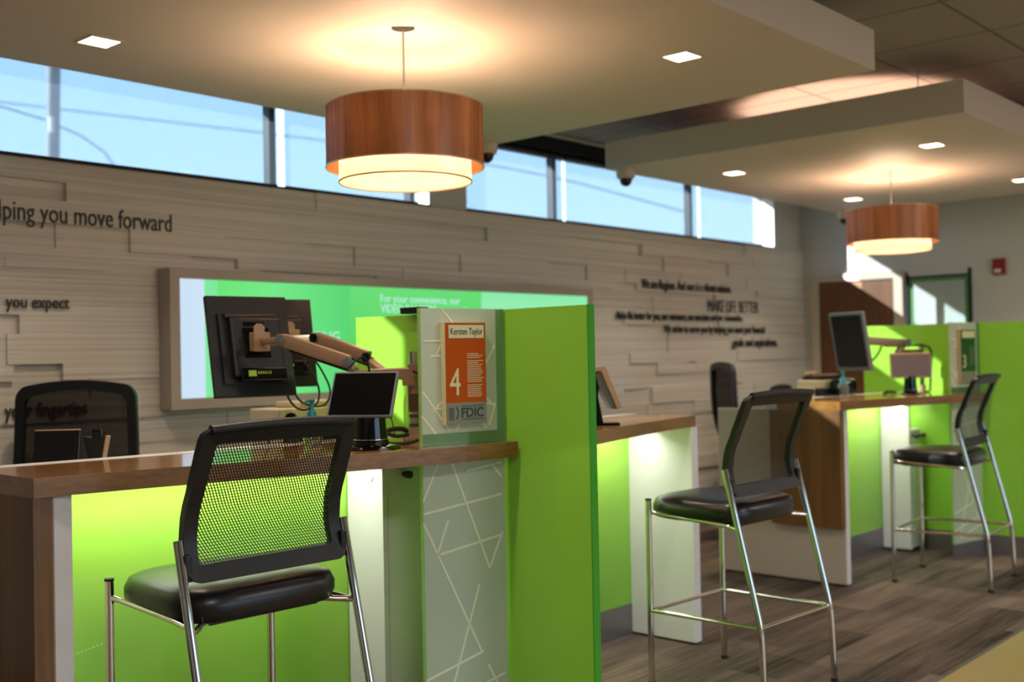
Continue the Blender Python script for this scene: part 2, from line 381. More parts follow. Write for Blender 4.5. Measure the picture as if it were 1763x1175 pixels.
# windows: frames, glass, sills
def window(name, x0, x1, mulls):
    m = MB(); m.box(x0, x1, W + .03, W + .065, SILL, SILL + .02).box(x0, x1, W + .03, W + .09, HEAD - .03, HEAD)
    for a in mulls: m.box(a - .02, a + .02, W + .035, W + .09, SILL, HEAD)
    f = m.build(name, M['darkmetal'], kind='structure')
    MB().box(x0, x1, W + .058, W + .062, SILL + .01, HEAD - .01).build('pane', M['glass'], f)
    MB().box(x0, x1, W - .012, W + .03, SILL - .006, SILL + .014).build('window_sill', M['darkmetal'], f)
window('window_1', .75, 4.69, (.77, 1.32, 3.56, 4.58)); window('window_2', 5.01, 8.95, (5.03, 5.93, 7.66))
for x0, x1, lb in ((.79, 1.3, 'narrow solar roller shade at the left end of the back wall windows'),
                   (1.34, 3.575, 'wide pale solar roller shade with the leaning utility pole showing through it'), (3.625, 4.61, 'solar roller shade behind the large wooden pendant lamp'),
                   (5.03, 5.985, 'solar roller shade just right of the wall pier, below the black header'), (6.025, 7.72, 'solar roller shade behind the dome camera of the far canopy'),
                   (7.765, 8.78, 'last narrow solar roller shade at the far end of the window strip')):
    t = thing('roller_shade', lb, 'window shade', ((x0 + x1) / 2, W + .015, SILL), group='solar shades along the high windows')
    h = (x1 - x0) / 2
    MB().box(-h, h, -.001, .001, .012, HEAD - SILL - .03).build('shade_fabric', M['shade'], t)
    MB().box(-h, h, -.006, .006, .008, .026, .003).build('hem_bar', M['darkmetal'], t)
    MB().cyl((-h, .0, HEAD - SILL - .02), (h, 0, HEAD - SILL - .02), .02).build('roller_tube', M['darkmetal'], t)
# far wall: door, frame, baseboard
m = MB(); m.box(XF - .03, XF + .001, 4.718, 4.80, 0, 2.05).box(XF - .03, XF + .001, 3.93, 4.01, 0, 2.05).box(XF - .03, XF + .001, 4.01, 4.718, 1.985, 2.05)
dfr = m.build('door_frame', M['cream']); 
dr = MB().box(XF - .012, XF + .001, 4.012, 4.716, .01, 1.983).build('door_1', M['door'], kind='structure'); dfr.parent = dr
MB().cyl((XF - .012, 4.09, .98), (XF - .06, 4.09, .98), .012).cyl((XF - .055, 4.09, .98), (XF - .055, 4.2, .98), .009).build('door_handle', M['chrome'], dr, True)
MB().box(XF - .012, XF, -5, 3.93, 0, .1).build('baseboard_right', M['steel'], kind='structure')

# lettering on the back wall
yw = W - .034
for s_, x0, x1, bs, cp, lb in (
        ('helping you move forward', 1.985, 2.905, 2.004, .085, 'largest dark lettering on the tiled wall, upper left, reading helping you move forward'),
        ('you expect', 2.096, 2.382, 1.618, .052, 'dark lettering on the tiled wall left of the screens reading you expect'),
        ('your fingertips', 2.085, 2.459, 1.136, .06, 'dark lettering behind the mesh task chair reading your fingertips'),
        ('We are Regions. And ours is a vibrant mission.', 6.849, 8.136, 1.86, .07, 'top line of the small lettering on the right of the tiled wall'),
        ('MAKE LIFE BETTER', 7.769, 8.583, 1.697, .098, 'capital letters on the tiled wall reading MAKE LIFE BETTER'),
        ('Make life better for you, our customers, our associates and our communities.', 6.528, 8.314, 1.622, .058, 'longest line of small wall lettering, directly below the capitals'),
        ('We strive to serve you by helping you meet your financial', 7.129, 8.684, 1.524, .06, 'line of wall lettering starting We strive to serve you'),
        ('goals and aspirations.', 8.145, 8.906, 1.41, .072, 'lowest line of wall lettering reading goals and aspirations')):
    tag(text('wall_lettering', s_, M['text'], x0, x1, bs, cp, y=yw, thick=.006, bold=.012 if cp < .08 else 0), lb, 'lettering', 'slogans on the tiled wall')

# ------------------------------------------------------------------ video wall
vw = thing('video_wall', 'long grey framed video wall of three joined screens showing bright green', 'display', (4.5, W - .14, 1.13))
X0, X1, Z0, Z1 = 2.83, 6.115, 1.135, 1.82; ox, oy, oz = vw.location
def rel(m_): return m_.xf(Matrix.Translation((-ox, -oy, -oz)))
m = MB(); m.box(X0, X1, oy + .03, W - .036, Z0, Z1); m.box(X0, X1, oy, oy + .03, Z0, 1.185); m.box(X0, X1, oy, oy + .03, 1.772, Z1)
m.box(X0, 2.883, oy, oy + .03, 1.185, 1.772); m.box(6.06, X1, oy, oy + .03, 1.185, 1.772); rel(m).build('frame', M['greyframe'], vw)
def screenmat(name, stops, vert):
    def f(nt):
        t = nd(nt, 'ShaderNodeTexCoord'); s = nt.nodes.new('ShaderNodeSeparateXYZ'); r = nt.nodes.new('ShaderNodeValToRGB'); r.color_ramp.interpolation = 'LINEAR'
        nt.links.new(t.outputs['Generated'], s.inputs[0]); nt.links.new(s.outputs[2 if vert else 0], r.inputs[0])
        el = r.color_ramp.elements
        el[0].position = stops[0][0]; el[0].color = lin(stops[0][1]); el[1].position = stops[-1][0]; el[1].color = lin(stops[-1][1])
        for p_, c_ in stops[1:-1]: e_ = el.new(p_); e_.color = lin(c_)
        e = nd(nt, 'ShaderNodeEmission', Strength=.54); nt.links.new(r.outputs[0], e.inputs[0])
        return mixs(nt, .03, e.outputs[0], nd(nt, 'ShaderNodeBsdfGlossy', Roughness=.1).outputs[0])
    return mixmat(name, f)
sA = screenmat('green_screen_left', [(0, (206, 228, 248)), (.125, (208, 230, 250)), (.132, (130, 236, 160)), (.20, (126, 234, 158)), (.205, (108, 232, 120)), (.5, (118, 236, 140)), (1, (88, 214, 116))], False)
sB = screenmat('green_screen_middle', [(0, (60, 178, 60)), (.45, (96, 214, 100)), (1, (104, 222, 120))], True)
sC = screenmat('green_screen_right', [(0, (60, 190, 90)), (.7, (74, 214, 120)), (.85, (150, 240, 180)), (1, (140, 236, 170))], True)
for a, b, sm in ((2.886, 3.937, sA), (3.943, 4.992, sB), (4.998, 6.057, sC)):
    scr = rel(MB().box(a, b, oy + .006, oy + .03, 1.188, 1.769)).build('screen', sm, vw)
TT = Matrix.Translation((-ox, -oy, -oz)); wt = screenmat('screen_text_glow', [(0, (190, 240, 225)), (1, (190, 240, 225))], True)
ch = [c for c in vw.children if c.name.startswith('screen')]
text('screen_text', 'For your convenience, our', wt, 4.162, 4.80, 1.685, .045, y=oy + .005, M4=TT, parent=ch[1], thick=.002)
text('screen_text', 'VIDEO BANKERS are complete', wt, 4.162, 4.93, 1.625, .048, y=oy + .005, M4=TT, parent=ch[1], thick=.002)
text('screen_text', 'BANKING', wt, 3.52, 3.86, 1.465, .05, y=oy + .005, M4=TT, parent=ch[0], thick=.002)

# ------------------------------------------------------------------ canopies
def canopy(cx, cy, hx, hy, label, pcs):
    t = thing('ceiling_canopy', label, 'ceiling canopy', (cx, cy, 2.55), group='suspended ceiling canopies')
    bm = MB(); b = bm.bm; seg = 48; R = .285; lx, ly = pcs
    def ring(z): return [b.verts.new((lx + R * math.cos(2 * PI * k / seg), ly + R * math.sin(2 * PI * k / seg), z)) for k in range(seg)]
    def sq(z):
        o = []
        for k in range(seg):
            a = 2 * PI * k / seg; c, s = math.cos(a), math.sin(a)
            tx = ((hx - lx) / c if c > 1e-9 else (-hx - lx) / c if c < -1e-9 else 1e9); ty = ((hy - ly) / s if s > 1e-9 else (-hy - ly) / s if s < -1e-9 else 1e9)
            q = min(tx, ty); o.append([lx + q * c, ly + q * s])
        for X in (hx, -hx):
            for Y in (hy, -hy):
                k = min(range(seg), key=lambda i: (o[i][0] - X) ** 2 + (o[i][1] - Y) ** 2); o[k] = [X, Y]
        return [b.verts.new((x, y, z)) for x, y in o]
    r0_, r1_, s0, s1 = ring(0), ring(.085), sq(0), sq(.173)
    for k in range(seg):
        j = (k + 1) % seg
        b.faces.new((r0_[k], r0_[j], s0[j], s0[k])); b.faces.new((s0[k], s0[j], s1[j], s1[k])); b.faces.new((r0_[k], r1_[k], r1_[j], r0_[j]))
    b.faces.new(r1_); b.faces.new(s1[::-1])
    bm.build('panel', M['canopy'], t)
    for X in (-hx + .3, hx - .3):
        for Y in (-hy + .35, hy - .35): MB().cyl((X, Y, .173), (X, Y, ZC - 2.55), .003, seg=6).build('suspension_wire', M['steel'], t)
    return t
canopy(2.863, 3.138, 1.672, 1.151, 'nearest suspended white ceiling canopy above the first two teller desks', (0.005, -.012))
canopy(7.347, 3.16, 1.672, 1.133, 'far suspended white ceiling canopy in front of the fire alarm wall', (.03, -.02))
# spill light on the ceiling above the far canopy
ul = thing('cove_uplight', 'round uplight lying on top of the far canopy, its pink glow on the tiles', 'light', (6.5, 3.02, 2.723))
MB().lathe([(.001, 0), (.72, 0), (.72, .02), (.001, .02)], seg=40).build('lamp_body', M['white'], ul)
a_ = area('uplight_beam', (0, 0, .03), (0, 0, 1), 1.4, 1.3, 9, (1, .62, .44), parent=ul); a_.data.shape = 'ELLIPSE'; a_.data.spread = math.radians(100)
# downlights
def downlight(x, y, lb):
    t = thing('recessed_downlight', lb, 'ceiling light', (x, y, 2.55), group='square downlights in the canopies')
    m = MB(); h, k = .066, .055
    for a in ((-h, h, -h, -k), (-h, h, k, h), (-h, -k, -k, k), (k, h, -k, k)): m.box(a[0], a[1], a[2], a[3], -.004, 0)
    m.build('trim_ring', M['canopy'], t); MB().box(-k, k, -k, k, -.003, -.001).build('diffuser', M['downlight'], t)
    l = area('downlight_beam', (0, 0, -.006), (0, 0, -1), .1, .1, 3.5, (1, .86, .66), parent=t); l.data.spread = math.radians(110)
downlight(2.003, 3.83, 'glowing square downlight at the upper left of the near canopy')
downlight(3.744, 2.439, 'glowing square downlight near the right front corner of the near canopy')
downlight(3.744, 3.83, 'square downlight of the near canopy hidden behind the large pendant shade')
downlight(2.003, 2.439, 'square downlight of the near canopy above the picture edge')
downlight(6.443, 2.491, 'square downlight at the front left of the far canopy, right of its pendant')
downlight(6.429, 3.80, 'square downlight nearest the dome camera on the far canopy')
downlight(8.266, 3.825, 'square downlight just above and left of the far pendant shade')
downlight(8.287, 2.564, 'square downlight at the right picture edge on the far canopy')
# pendants
def pendant(x, y, lb):
    t = thing('drum_pendant_lamp', lb, 'pendant lamp', (x, y, 2.0), group='wood veneer drum pendants')
    MB().lathe([(.300, .09), (.300, .318)], close=False, seg=72).build('outer_shade', M['shadewood'], t, True)
    m = MB()
    for z in (.09, .318):
        m.lathe([(.298, z - .002), (.303, z - .002), (.303, z + .003), (.298, z + .003), (.298, z - .002)], close=False, seg=72)
    m.build('shade_rim', M['copper'], t, True)
    dr_ = MB().lathe([(.252, .035), (.252, .30)], close=False, seg=72).build('inner_shade', M['innerdrum'], t, True)
    MB().lathe([(.0005, .037), (.251, .037)], close=False, seg=72).build('bottom_diffuser', M['diffdisc'], dr_)
    MB().lathe([(.250, .033), (.255, .033), (.255, .038), (.250, .038), (.250, .033)], close=False, seg=72).build('diffuser_rim', M['copper'], dr_)
    MB().cyl((0, 0, .16), (0, 0, .62), .0045, seg=10).build('stem', M['steel'], t, True)
    MB().cyl((0, 0, .626), (0, 0, .634), .045).build('ceiling_plate', M['darkmetal'], t, True)
    m = MB()
    for k in range(3):
        a = 2 * PI * k / 3; m.cyl((0, 0, .30), (.297 * math.cos(a), .297 * math.sin(a), .30), .003, seg=6)
    m.build('spider', M['steel'], t)
    for k in range(3):
        a = 2 * PI * k / 3 + .5; px, py = .09 * math.cos(a), .09 * math.sin(a)
        MB().sph((px, py, .17), .03, (1, 1, 1.2)).cyl((0, 0, .19), (px, py, .19), .008, seg=8).build('bulb_holder', M['camwhite'], t, True)
        l = bpy.data.lights.new('bulb', 'POINT'); l.energy = 4.0; l.color = (1, .70, .46); l.shadow_soft_size = .035
        o = bpy.data.objects.new('bulb', l); C.objects.link(o); o.parent = t; o.location = (px, py, .235)
pendant(2.868, 3.126, 'large near pendant lamp with round wood veneer shade over the first desk')
pendant(7.377, 3.14, 'smaller looking far pendant lamp hanging before the door')
# dome cameras
def camera_dome(x, y, lb):
    t = thing('dome_camera', lb, 'security camera', (x, y, 2.55), group='dome cameras under the canopies')
    MB().lathe([(.062, 0), (.062, -.03), (.058, -.055), (.05, -.062)], seg=32).build('housing', M['camwhite'], t, True)
    MB().lathe([(.040, -.058), (.040, -.075), (.033, -.096), (.018, -.108), (.003, -.112)], seg=28).build('dome_lens', M['gloss'], t, True)
camera_dome(4.465, 4.20, 'white dome camera beside the shade of the large pendant, under the near canopy')
camera_dome(5.757, 4.195, 'white dome camera under the near corner of the far canopy')
camera_dome(8.95, 4.22, 'white dome camera half hidden behind the far pendant shade')

# ------------------------------------------------------------------ teller pods
T = 1.067; P1, P2 = 2.867, 7.514
arc = [(0, 2.556), (.2, 2.566), (.4, 2.60), (.65, 2.668), (.9, 2.732), (1.1, 2.778), (1.3, 2.822), (1.57, 2.862)]
def arcpts(side, t0, t1):
    # Catmull-Rom interpolation over arc
    o = []; n = 26
    for i in range(n + 1):
        t = t0 + (t1 - t0) * i / n
        for j in range(len(arc) - 1):
            if arc[j][0] <= t <= arc[j + 1][0] + 1e-6: break
        p0 = arc[max(j - 1, 0)]; p1, p2 = arc[j], arc[j + 1]; p3 = arc[min(j + 2, len(arc) - 1)]
        f = (t - p1[0]) / (p2[0] - p1[0]); m1 = (p2[1] - p0[1]) / (p2[0] - p0[0]) * (p2[0] - p1[0]); m2 = (p3[1] - p1[1]) / (p3[0] - p1[0]) * (p2[0] - p1[0])
        y = (2 * f ** 3 - 3 * f ** 2 + 1) * p1[1] + (f ** 3 - 2 * f ** 2 + f) * m1 + (-2 * f ** 3 + 3 * f ** 2) * p2[1] + (f ** 3 - f ** 2) * m2
        o.append((side * t, y))
    return o
def desk(P, side, label, wood_side, yb=(3.33, 3.17)):
    """one half of a pod; side -1 = left of the partition"""
    oy_ = 3.0
    t = thing('teller_desk', label, 'teller desk', (P, oy_, 0), group='standing teller desks')
    g = .022 if side < 0 else .036
    fr = [(x, y - oy_) for x, y in arcpts(side, g, 1.57)]
    bk = [(side * 1.57, yb[0] - oy_), (side * g, yb[1] - oy_)]
    bk2 = [(x, y - .07) for x, y in bk]
    MB().prism(fr + bk2, T - .052, T).build('countertop', M['wood_top'], t)
    # front nosing strip, thin edge band along the bow
    m = MB()
    out = [(x, y - .003) for x, y in fr]; m.prism(out + [(x, y + .0005) for x, y in fr[::-1]], T - .052, T - .0005); m.build('edge_band', M['wood_x'], t)
    MB().prism([bk2[0], bk2[1], bk[1], bk[0]][::1], T - .052, T + .001).build('rear_work_strip', M['white'], t)
    xe = side * 1.57
    if wood_side:
        MB().box(xe, xe - side * .052, 2.864 - oy_, 3.31 - oy_, .338, T - .052).build('end_cladding', M['wood_z'], t)
        MB().box(xe - side * .022, xe - side * .052, 3.311 - oy_, 3.31 - oy_ + .001, .338, .5)
        MB().box(xe - side * .053, xe - side * .105, 2.868 - oy_, 3.70 - oy_, .012, T - .053, .002).build('end_panel', M['cream'] if True else M['white'], t)
        MB().box(xe - side * .056, xe - side * .105, 2.865 - oy_, 2.868 - oy_, .012, T - .055).build('panel_edge', M['white'], t)
        xi = xe - side * .105
    else:
        MB().box(xe - side * .002, xe - side * .055, 2.848 - oy_, 3.26 - oy_, .012, T - .053, .002).build('end_panel', M['white'], t)
        xi = xe - side * .055
    MB().box(xi, side * g, 3.21 - oy_, 3.235 - oy_, .15, T - .053).build('back_panel', M['greenback'], t)
    MB().box(xi, side * g, 3.208 - oy_, 3.235 - oy_, .0, .15).build('kick_plate', M['steel'], t)
    a, b = sorted((xi, side * .05)); 
    MB().box(a + .05, b - .02, 3.06 - oy_, 3.10 - oy_, T - .066, T - .053).build('light_bar', M['led'], t)
    area('under_counter_light', ((a + b) / 2, 3.07 - oy_, T - .07), (0, .35, -1), b - a - .1, .03, 2.8, (1, .98, .94), parent=t)
    return t
d1 = desk(P1, -1, 'nearest teller desk with dark wood end and mesh stool pulled up to it', True)
d2 = desk(P1, 1, 'teller desk right of the tall green partition, with white end panel', False, (3.26, 3.17))
d3 = desk(P2, -1, 'far teller desk with cream end panel half covered by wood', True)
# scuffs on the green panel of the nearest desk
m = MB()
for k in range(16): m.box(-1.40 + k * .0125, -1.392 + k * .0125, .2095, .2099, .475 + k * .0022, .4775 + k * .0022)
m.build('scuff_mark', M['mark'], d1)

def cabinet(P, x0, hi, label, knobs):
    t = thing('pedestal_cabinet', label, 'cabinet', (P + x0, 3.0, 0), group='white cabinets under the desks')
    MB().box(0, .022, .01, .205, .02, T - .054).build('side_panel', M['white'], t)
    wd = -x0 - .05
    MB().box(.023, wd, .028, .205, .02, hi).build('body', M['white'], t)
    hw = wd / 2 if len(knobs) > 1 else wd
    a = .023
    for i in range(len(knobs)):
        b = a + (wd - .023) / len(knobs)
        d_ = MB().box(a + .002, b - .002, .008, .027, .03, hi - .004, .002).build('door', M['greyframe'] if False else M['white'], t)
        kx, kz = knobs[i]
        MB().cyl((kx, .008, kz), (kx, -.012, kz), .009).cyl((kx, -.010, kz), (kx, -.03, kz), .014).build('knob', M['rubber'], d_, True)
        a = b
    m = MB(); m.tube([(-.004, .115, .985), (-.004, .115, .965), (-.004, .1, .955), (-.004, .085, .965)], .002).build('cord_hook', M['steel'], t, True)
    MB().lathe([(.001, 0), (.03, 0), (.03, .004), (.001, .004)], seg=24).xf(Matrix.Translation((-.001, .085, .945)) @ Matrix.Rotation(-PI / 2, 4, 'Y')).build('cable_grommet', M['white'], t)
cabinet(P1, -.245, T - .054, 'tall white cabinet under the nearest desk with a single black knob', [(.10, .94)])
cabinet(P2, -.245, .82, 'low white cabinet with two dark knobs under the far desk', [(.06, .775), (.17, .775)])
# partitions
def partition(P, label):
    t = thing('green_partition', label, 'partition', (P, 2.85, 0), group='green glass partitions')
    MB().box(-.008, .022, -.60, .575, .13, 1.527, .002).build('panel', M['greenpart'], t)
    MB().box(-.010, .024, -.604, -.5995, .13, 1.528).build('edge_trim', M['greenedge'], t)
    MB().box(-.016, .030, -.60, .575, 0, .13).build('base_plinth', M['steel'], t)
    for z in (.68, .83, .97) if P < 5 else (): MB().box(-.0095, -.0075, -.16, -.135, z, z + .003).build('clip', M['darkmetal'], t)
partition(P1, 'tall lime green partition in the middle of the picture, beside the orange sign')
partition(P2, 'lime green partition at the right picture edge behind the far stool')
# frosted screens
def screen(P, label):
    t = thing('frosted_screen', label, 'glass screen', (P - .352, 2.685, 0), -.207, group='frosted glass screens with line pattern')
    x0, x1 = 0, .306
    up = MB().box(x0, x1, 0, .012, T + .04, 1.527).build('upper_pane', M['frost'], t)
    MB().box(x0 - .003, x0 + .002, -.001, .013, T, 1.527).build('glass_edge', M['frostedge'], up)
    MB().box(x0 + .003, x1, 0, .012, T + .001, T + .04).build('pane_foot', M['clearglass'], t)
    MB().box(x1, x1 + .034, 0, .012, T + .001, 1.527).build('clear_margin', M['clearglass'], t)
    MB().box(x1 - .003, x1 + .003, .0125, .016, T + .04, 1.527).build('film_edge_reflection', M['edgereflect'], t)  # thin brown strip painted for the reflection along the film's edge
    lo = MB().box(x0, x1 + .028, 0, .012, .10, T - .054).build('lower_pane', M['frost'], t)
    MB().box(x0 - .003, x0 + .002, -.001, .013, .10, T - .054).build('glass_edge', M['frostedge'], lo)
    MB().box(x0, x1 + .028, -.004, .016, .0, .10).build('base_plinth', M['steel'], t)
    def lines(L, par, wd=.0035):
        m = MB()
        for a, b, c, d in L:
            v = Vector((c - a, 0, d - b)); n = Vector((-v.z, 0, v.x)).normalized() * wd
            m.extr([(a + n.x, -.0012, b + n.z), (a - n.x, -.0012, b - n.z), (c - n.x, -.0012, d - n.z), (c + n.x, -.0012, d + n.z)], (0, .001, 0))
        m.build('etched_lines', M['frostline'], par)
    def U(px, pz): return (x0 + px * .30, T + .04 + pz * (1.527 - T - .04))
    Lu = [((.28, 1), (.45, .87)), ((.04, .74), (.5, .74)), ((.13, .62), (.42, .62)), ((.2, .62), (.34, .80)), ((1, .70), (.60, .22)), ((.66, .40), (.98, .2)), ((.7, .22), (1, .22)),
          ((.02, .34), (.36, .02)), ((.0, .15), (.18, .0)), ((.16, .18), (.42, .36)), ((.46, .02), (.62, .22)), ((.70, .18), (.86, .02)), ((.9, .04), (1, .22)), ((.2, .2), (.4, .2))]
    lines([U(*a) + U(*b) for a, b in Lu], up, .003)
    def D(px, py):  # from picture measurements on the pane: 0..1 across, metres down from the top edge
        return (x0 + px * .32, T - .053 - py)
    Ld = [((.0, .17), (1, .13)), ((.2, .31), (1, .27)), ((.55, .04), (1, .02)), ((0, .20), (.7, .66)), ((0, .13), (.2, .0)), ((.35, 0), (.82, .38)), ((.82, .38), (1, .26)), ((.16, .31), (.3, .20)),
          ((0, .72), (.72, .66)), ((0, .83), (1, .75)), ((.2, .88), (1, .81)), ((.2, .88), (.68, .43)), ((0, .78), (.62, 1.0)), ((.22, 1.0), (.78, .71)), ((.78, .71), (1, .84)), ((.4, 1.02), (1, .97)), ((.86, .02), (1, .07))]
    lines([tuple(D(*a)) + tuple(D(*b)) for a, b in Ld if max(a[1], b[1]) < .90], lo, .0038)
    return t
screen(P1, 'frosted glass screen with etched triangles holding the orange name sign')
screen(P2, 'frosted glass screen with a dark green sign at the far desk')
# station signs
def sign(P, label, main, full):
    y = 2.672
    t = thing('station_sign', label, 'sign', (P - .352 + .160 * .9787 - .031 * .2055, 2.685 - .164 * .2055 - .031 * .9787, 1.307), -.207, group='counter position signs')
    h = .081; zb, zt = -.171, .171
    MB().box(-h, h, .004, .03, zb, zt).build('backing_board', M['signcream'] if full else M['copper'], t)
    p = MB().box(-h + .001, h, 0, .0045, zb + .073, zt).build('sign_face', main, t)
    q = MB().box(-h + .001, h, 0, .0045, zb, zb + .073).build('lower_band', M['signgrey'], t)
    nm = MB().box(-h + .013, h - .008, -.0015, .0005, zt - .052, zt - .008).build('name_plate', M['signcream'], t)
    if full:
        text('name_text', 'Kersten Taylor', M['text'], -h + .02, h - .013, zt - .040, .022, y=-.0015, parent=nm, thick=.001)
        text('number', '4', M['signcream'], -h + .014, -h + .056, zb + .098, .09, y=0, parent=p, thick=.001)
        text('band_text', 'FDIC', M['signdark'], -.022, h - .014, zb + .024, .030, y=0, parent=q, thick=.001, bold=.02)
        m = MB(); 
        for z in (.016, .060): m.box(-.022, h - .014, -.001, .0005, zb + z, zb + z + .002)
        for k in range(7): m.box(-.072, -.052, -.001, .0005, zb + .017 + k * .006, zb + .0195 + k * .006)
        m.tube([(-.044, 0, zb + .06), (-.037, 0, zb + .05), (-.035, 0, zb + .04), (-.037, 0, zb + .03), (-.044, 0, zb + .018)], .002, 6)
        m.build('small_print', M['signdark'], q)
        m = MB(); z = .065
        for k in range(22):
            if k in (3, 15): z -= .005
            wd = random.uniform(.05, .068) if k not in (0, 4) else .046
            m.box(.004, .004 + wd, -.0008, .0004, z, z + .0022); z -= .0064
        m.build('small_print', M['signcream'], p)
    else:
        text('number', '3', M['signcream'], -h + .014, -h + .05, zb + .098, .08, y=0, parent=p, thick=.001)
        m = MB()
        for k in range(14): m.box(.01, .08, -.001, .0005, .06 - k * .009, .063 - k * .009)
        m.build('small_print', M['signgrey'], p)
sign(P1, 'orange counter sign with white number four and name plate', M['orange'], True)
sign(P2, 'dark green counter sign on the far frosted screen', M['signgreen'], False)

# ------------------------------------------------------------------ bar stools
def prof(z):  # side profile of the backrest: forward offset at height z
    K = [(.795, -.200), (.84, -.178), (.90, -.163), (.97, -.172), (1.05, -.206), (1.12, -.236), (1.18, -.262), (1.20, -.285)]
    if z <= K[0][0]: return K[0][1]
    for a, b in zip(K, K[1:]):
        if z <= b[0]: f = (z - a[0]) / (b[0] - a[0]); f = f * f * (3 - 2 * f) * .3 + f * .7; return a[1] + (b[1] - a[1]) * f
    return K[-1][1]
def rrect(x0, x1, z0, z1, r, n=6, tap=0, zc=None, bow=0):
    """rounded rectangle in x,z; tap shrinks the top; bow raises the middle of the top edge"""
    o = []
    for cx_, cz_, a0 in ((x1 - r, z0 + r, -PI / 2), (x1 - r, z1 - r, 0), (x0 + r, z1 - r, PI / 2), (x0 + r, z0 + r, PI)):
        for k in range(n + 1):
            a = a0 + PI / 2 * k / n; o.append((cx_ + r * math.cos(a), cz_ + r * math.sin(a)))
    # densify edges
    q = []
    for i in range(len(o)):
        a, b = o[i], o[(i + 1) % len(o)]; L_ = math.hypot(b[0] - a[0], b[1] - a[1]); k = 10 if L_ > .08 else 1
        for j in range(k): q.append((a[0] + (b[0] - a[0]) * j / k, a[1] + (b[1] - a[1]) * j / k))
    zz0, zz1 = z0, z1; xm = (x0 + x1) / 2; hw = (x1 - x0) / 2
    out = []
    for x, z in q:
        f = (z - zz0) / (zz1 - zz0); s = 1 - tap * f
        u = (x - xm) / hw; out.append((xm + (x - xm) * s, z + bow * (1 - u * u) * max(0, f) ** 2))
    return out
def curved_frame(outer, inner, pf, th):
    m = MB(); b = m.bm; n = len(outer); assert len(inner) == n
    F = [b.verts.new((x, pf(z) - th / 2, z)) for x, z in outer]; Fi = [b.verts.new((x, pf(z) - th / 2, z)) for x, z in inner]
    B = [b.verts.new((x, pf(z) + th / 2, z)) for x, z in outer]; Bi = [b.verts.new((x, pf(z) + th / 2, z)) for x, z in inner]
    for i in range(n):
        j = (i + 1) % n
        b.faces.new((F[i], F[j], Fi[j], Fi[i])); b.faces.new((B[i], Bi[i], Bi[j], B[j])); b.faces.new((F[i], B[i], B[j], F[j])); b.faces.new((Fi[i], Fi[j], Bi[j], Bi[i]))
    return m
def mesh_panel(x0, x1, z0, z1, pf, name, mt, parent, tap=0, bow=0, off=0):
    nu, nv = 12, 22; bm = bmesh.new(); uvl = bm.loops.layers.uv.new('UVMap'); g = []
    for j in range(nv + 1):
        f = j / nv; z = z0 + (z1 - z0) * f; row = []
        for i in range(nu + 1):
            u = -1 + 2 * i / nu; x = (x0 + x1) / 2 + (x1 - x0) / 2 * u * (1 - tap * f); zz = z + bow * (1 - u * u) * f * f
            row.append(bm.verts.new((x, pf(zz) + off, zz)))
        g.append(row)
    for j in range(nv):
        for i in range(nu):
            fc = bm.faces.new((g[j][i], g[j][i + 1], g[j + 1][i + 1], g[j + 1][i]))
            for lp, (a, b_) in zip(fc.loops, ((i, j), (i + 1, j), (i + 1, j + 1), (i, j + 1))): lp[uvl].uv = (a / nu, b_ / nv)
    me = bpy.data.meshes.new(name); bm.to_mesh(me); bm.free(); me.materials.append(mt)
    for p in me.polygons: p.use_smooth = True
    o = bpy.data.objects.new(name, me); C.objects.link(o); o.parent = parent; return o
def seat_pad(hw, y0, y1, z0, th, name, mt, parent, dome=.012, edge=.024):
    """upholstered pad: rounded plan, soft edge, slight dome"""
    m = MB(); b = m.bm; n = 40; rings = []
    cy = (y0 + y1) / 2; hl = (y1 - y0) / 2
    def sup(a, k, s):  # superellipse
        c, sn = math.cos(a), math.sin(a); e_ = 2 / 4.2
        return (math.copysign(abs(c) ** e_, c) * (hw - s) * (1 - .05 * sn), cy + math.copysign(abs(sn) ** e_, sn) * (hl - s))
    for s, z in ((edge * .9, 0), (edge * .3, .006), (0, th * .35), (0, th * .6), (edge * .35, th * .88), (edge, th), (hw * .35, th + dome * .7), (hw * .7, th + dome)):
        rings.append([b.verts.new((*sup(2 * PI * k / n, 0, s), z0 + z)) for k in range(n)])
    for A, B in zip(rings, rings[1:]):
        for k in range(n): b.faces.new((A[k], A[(k + 1) % n], B[(k + 1) % n], B[k]))
    b.faces.new(rings[0][::-1]); b.faces.new(rings[-1])
    return m.build(name, mt, parent, True)
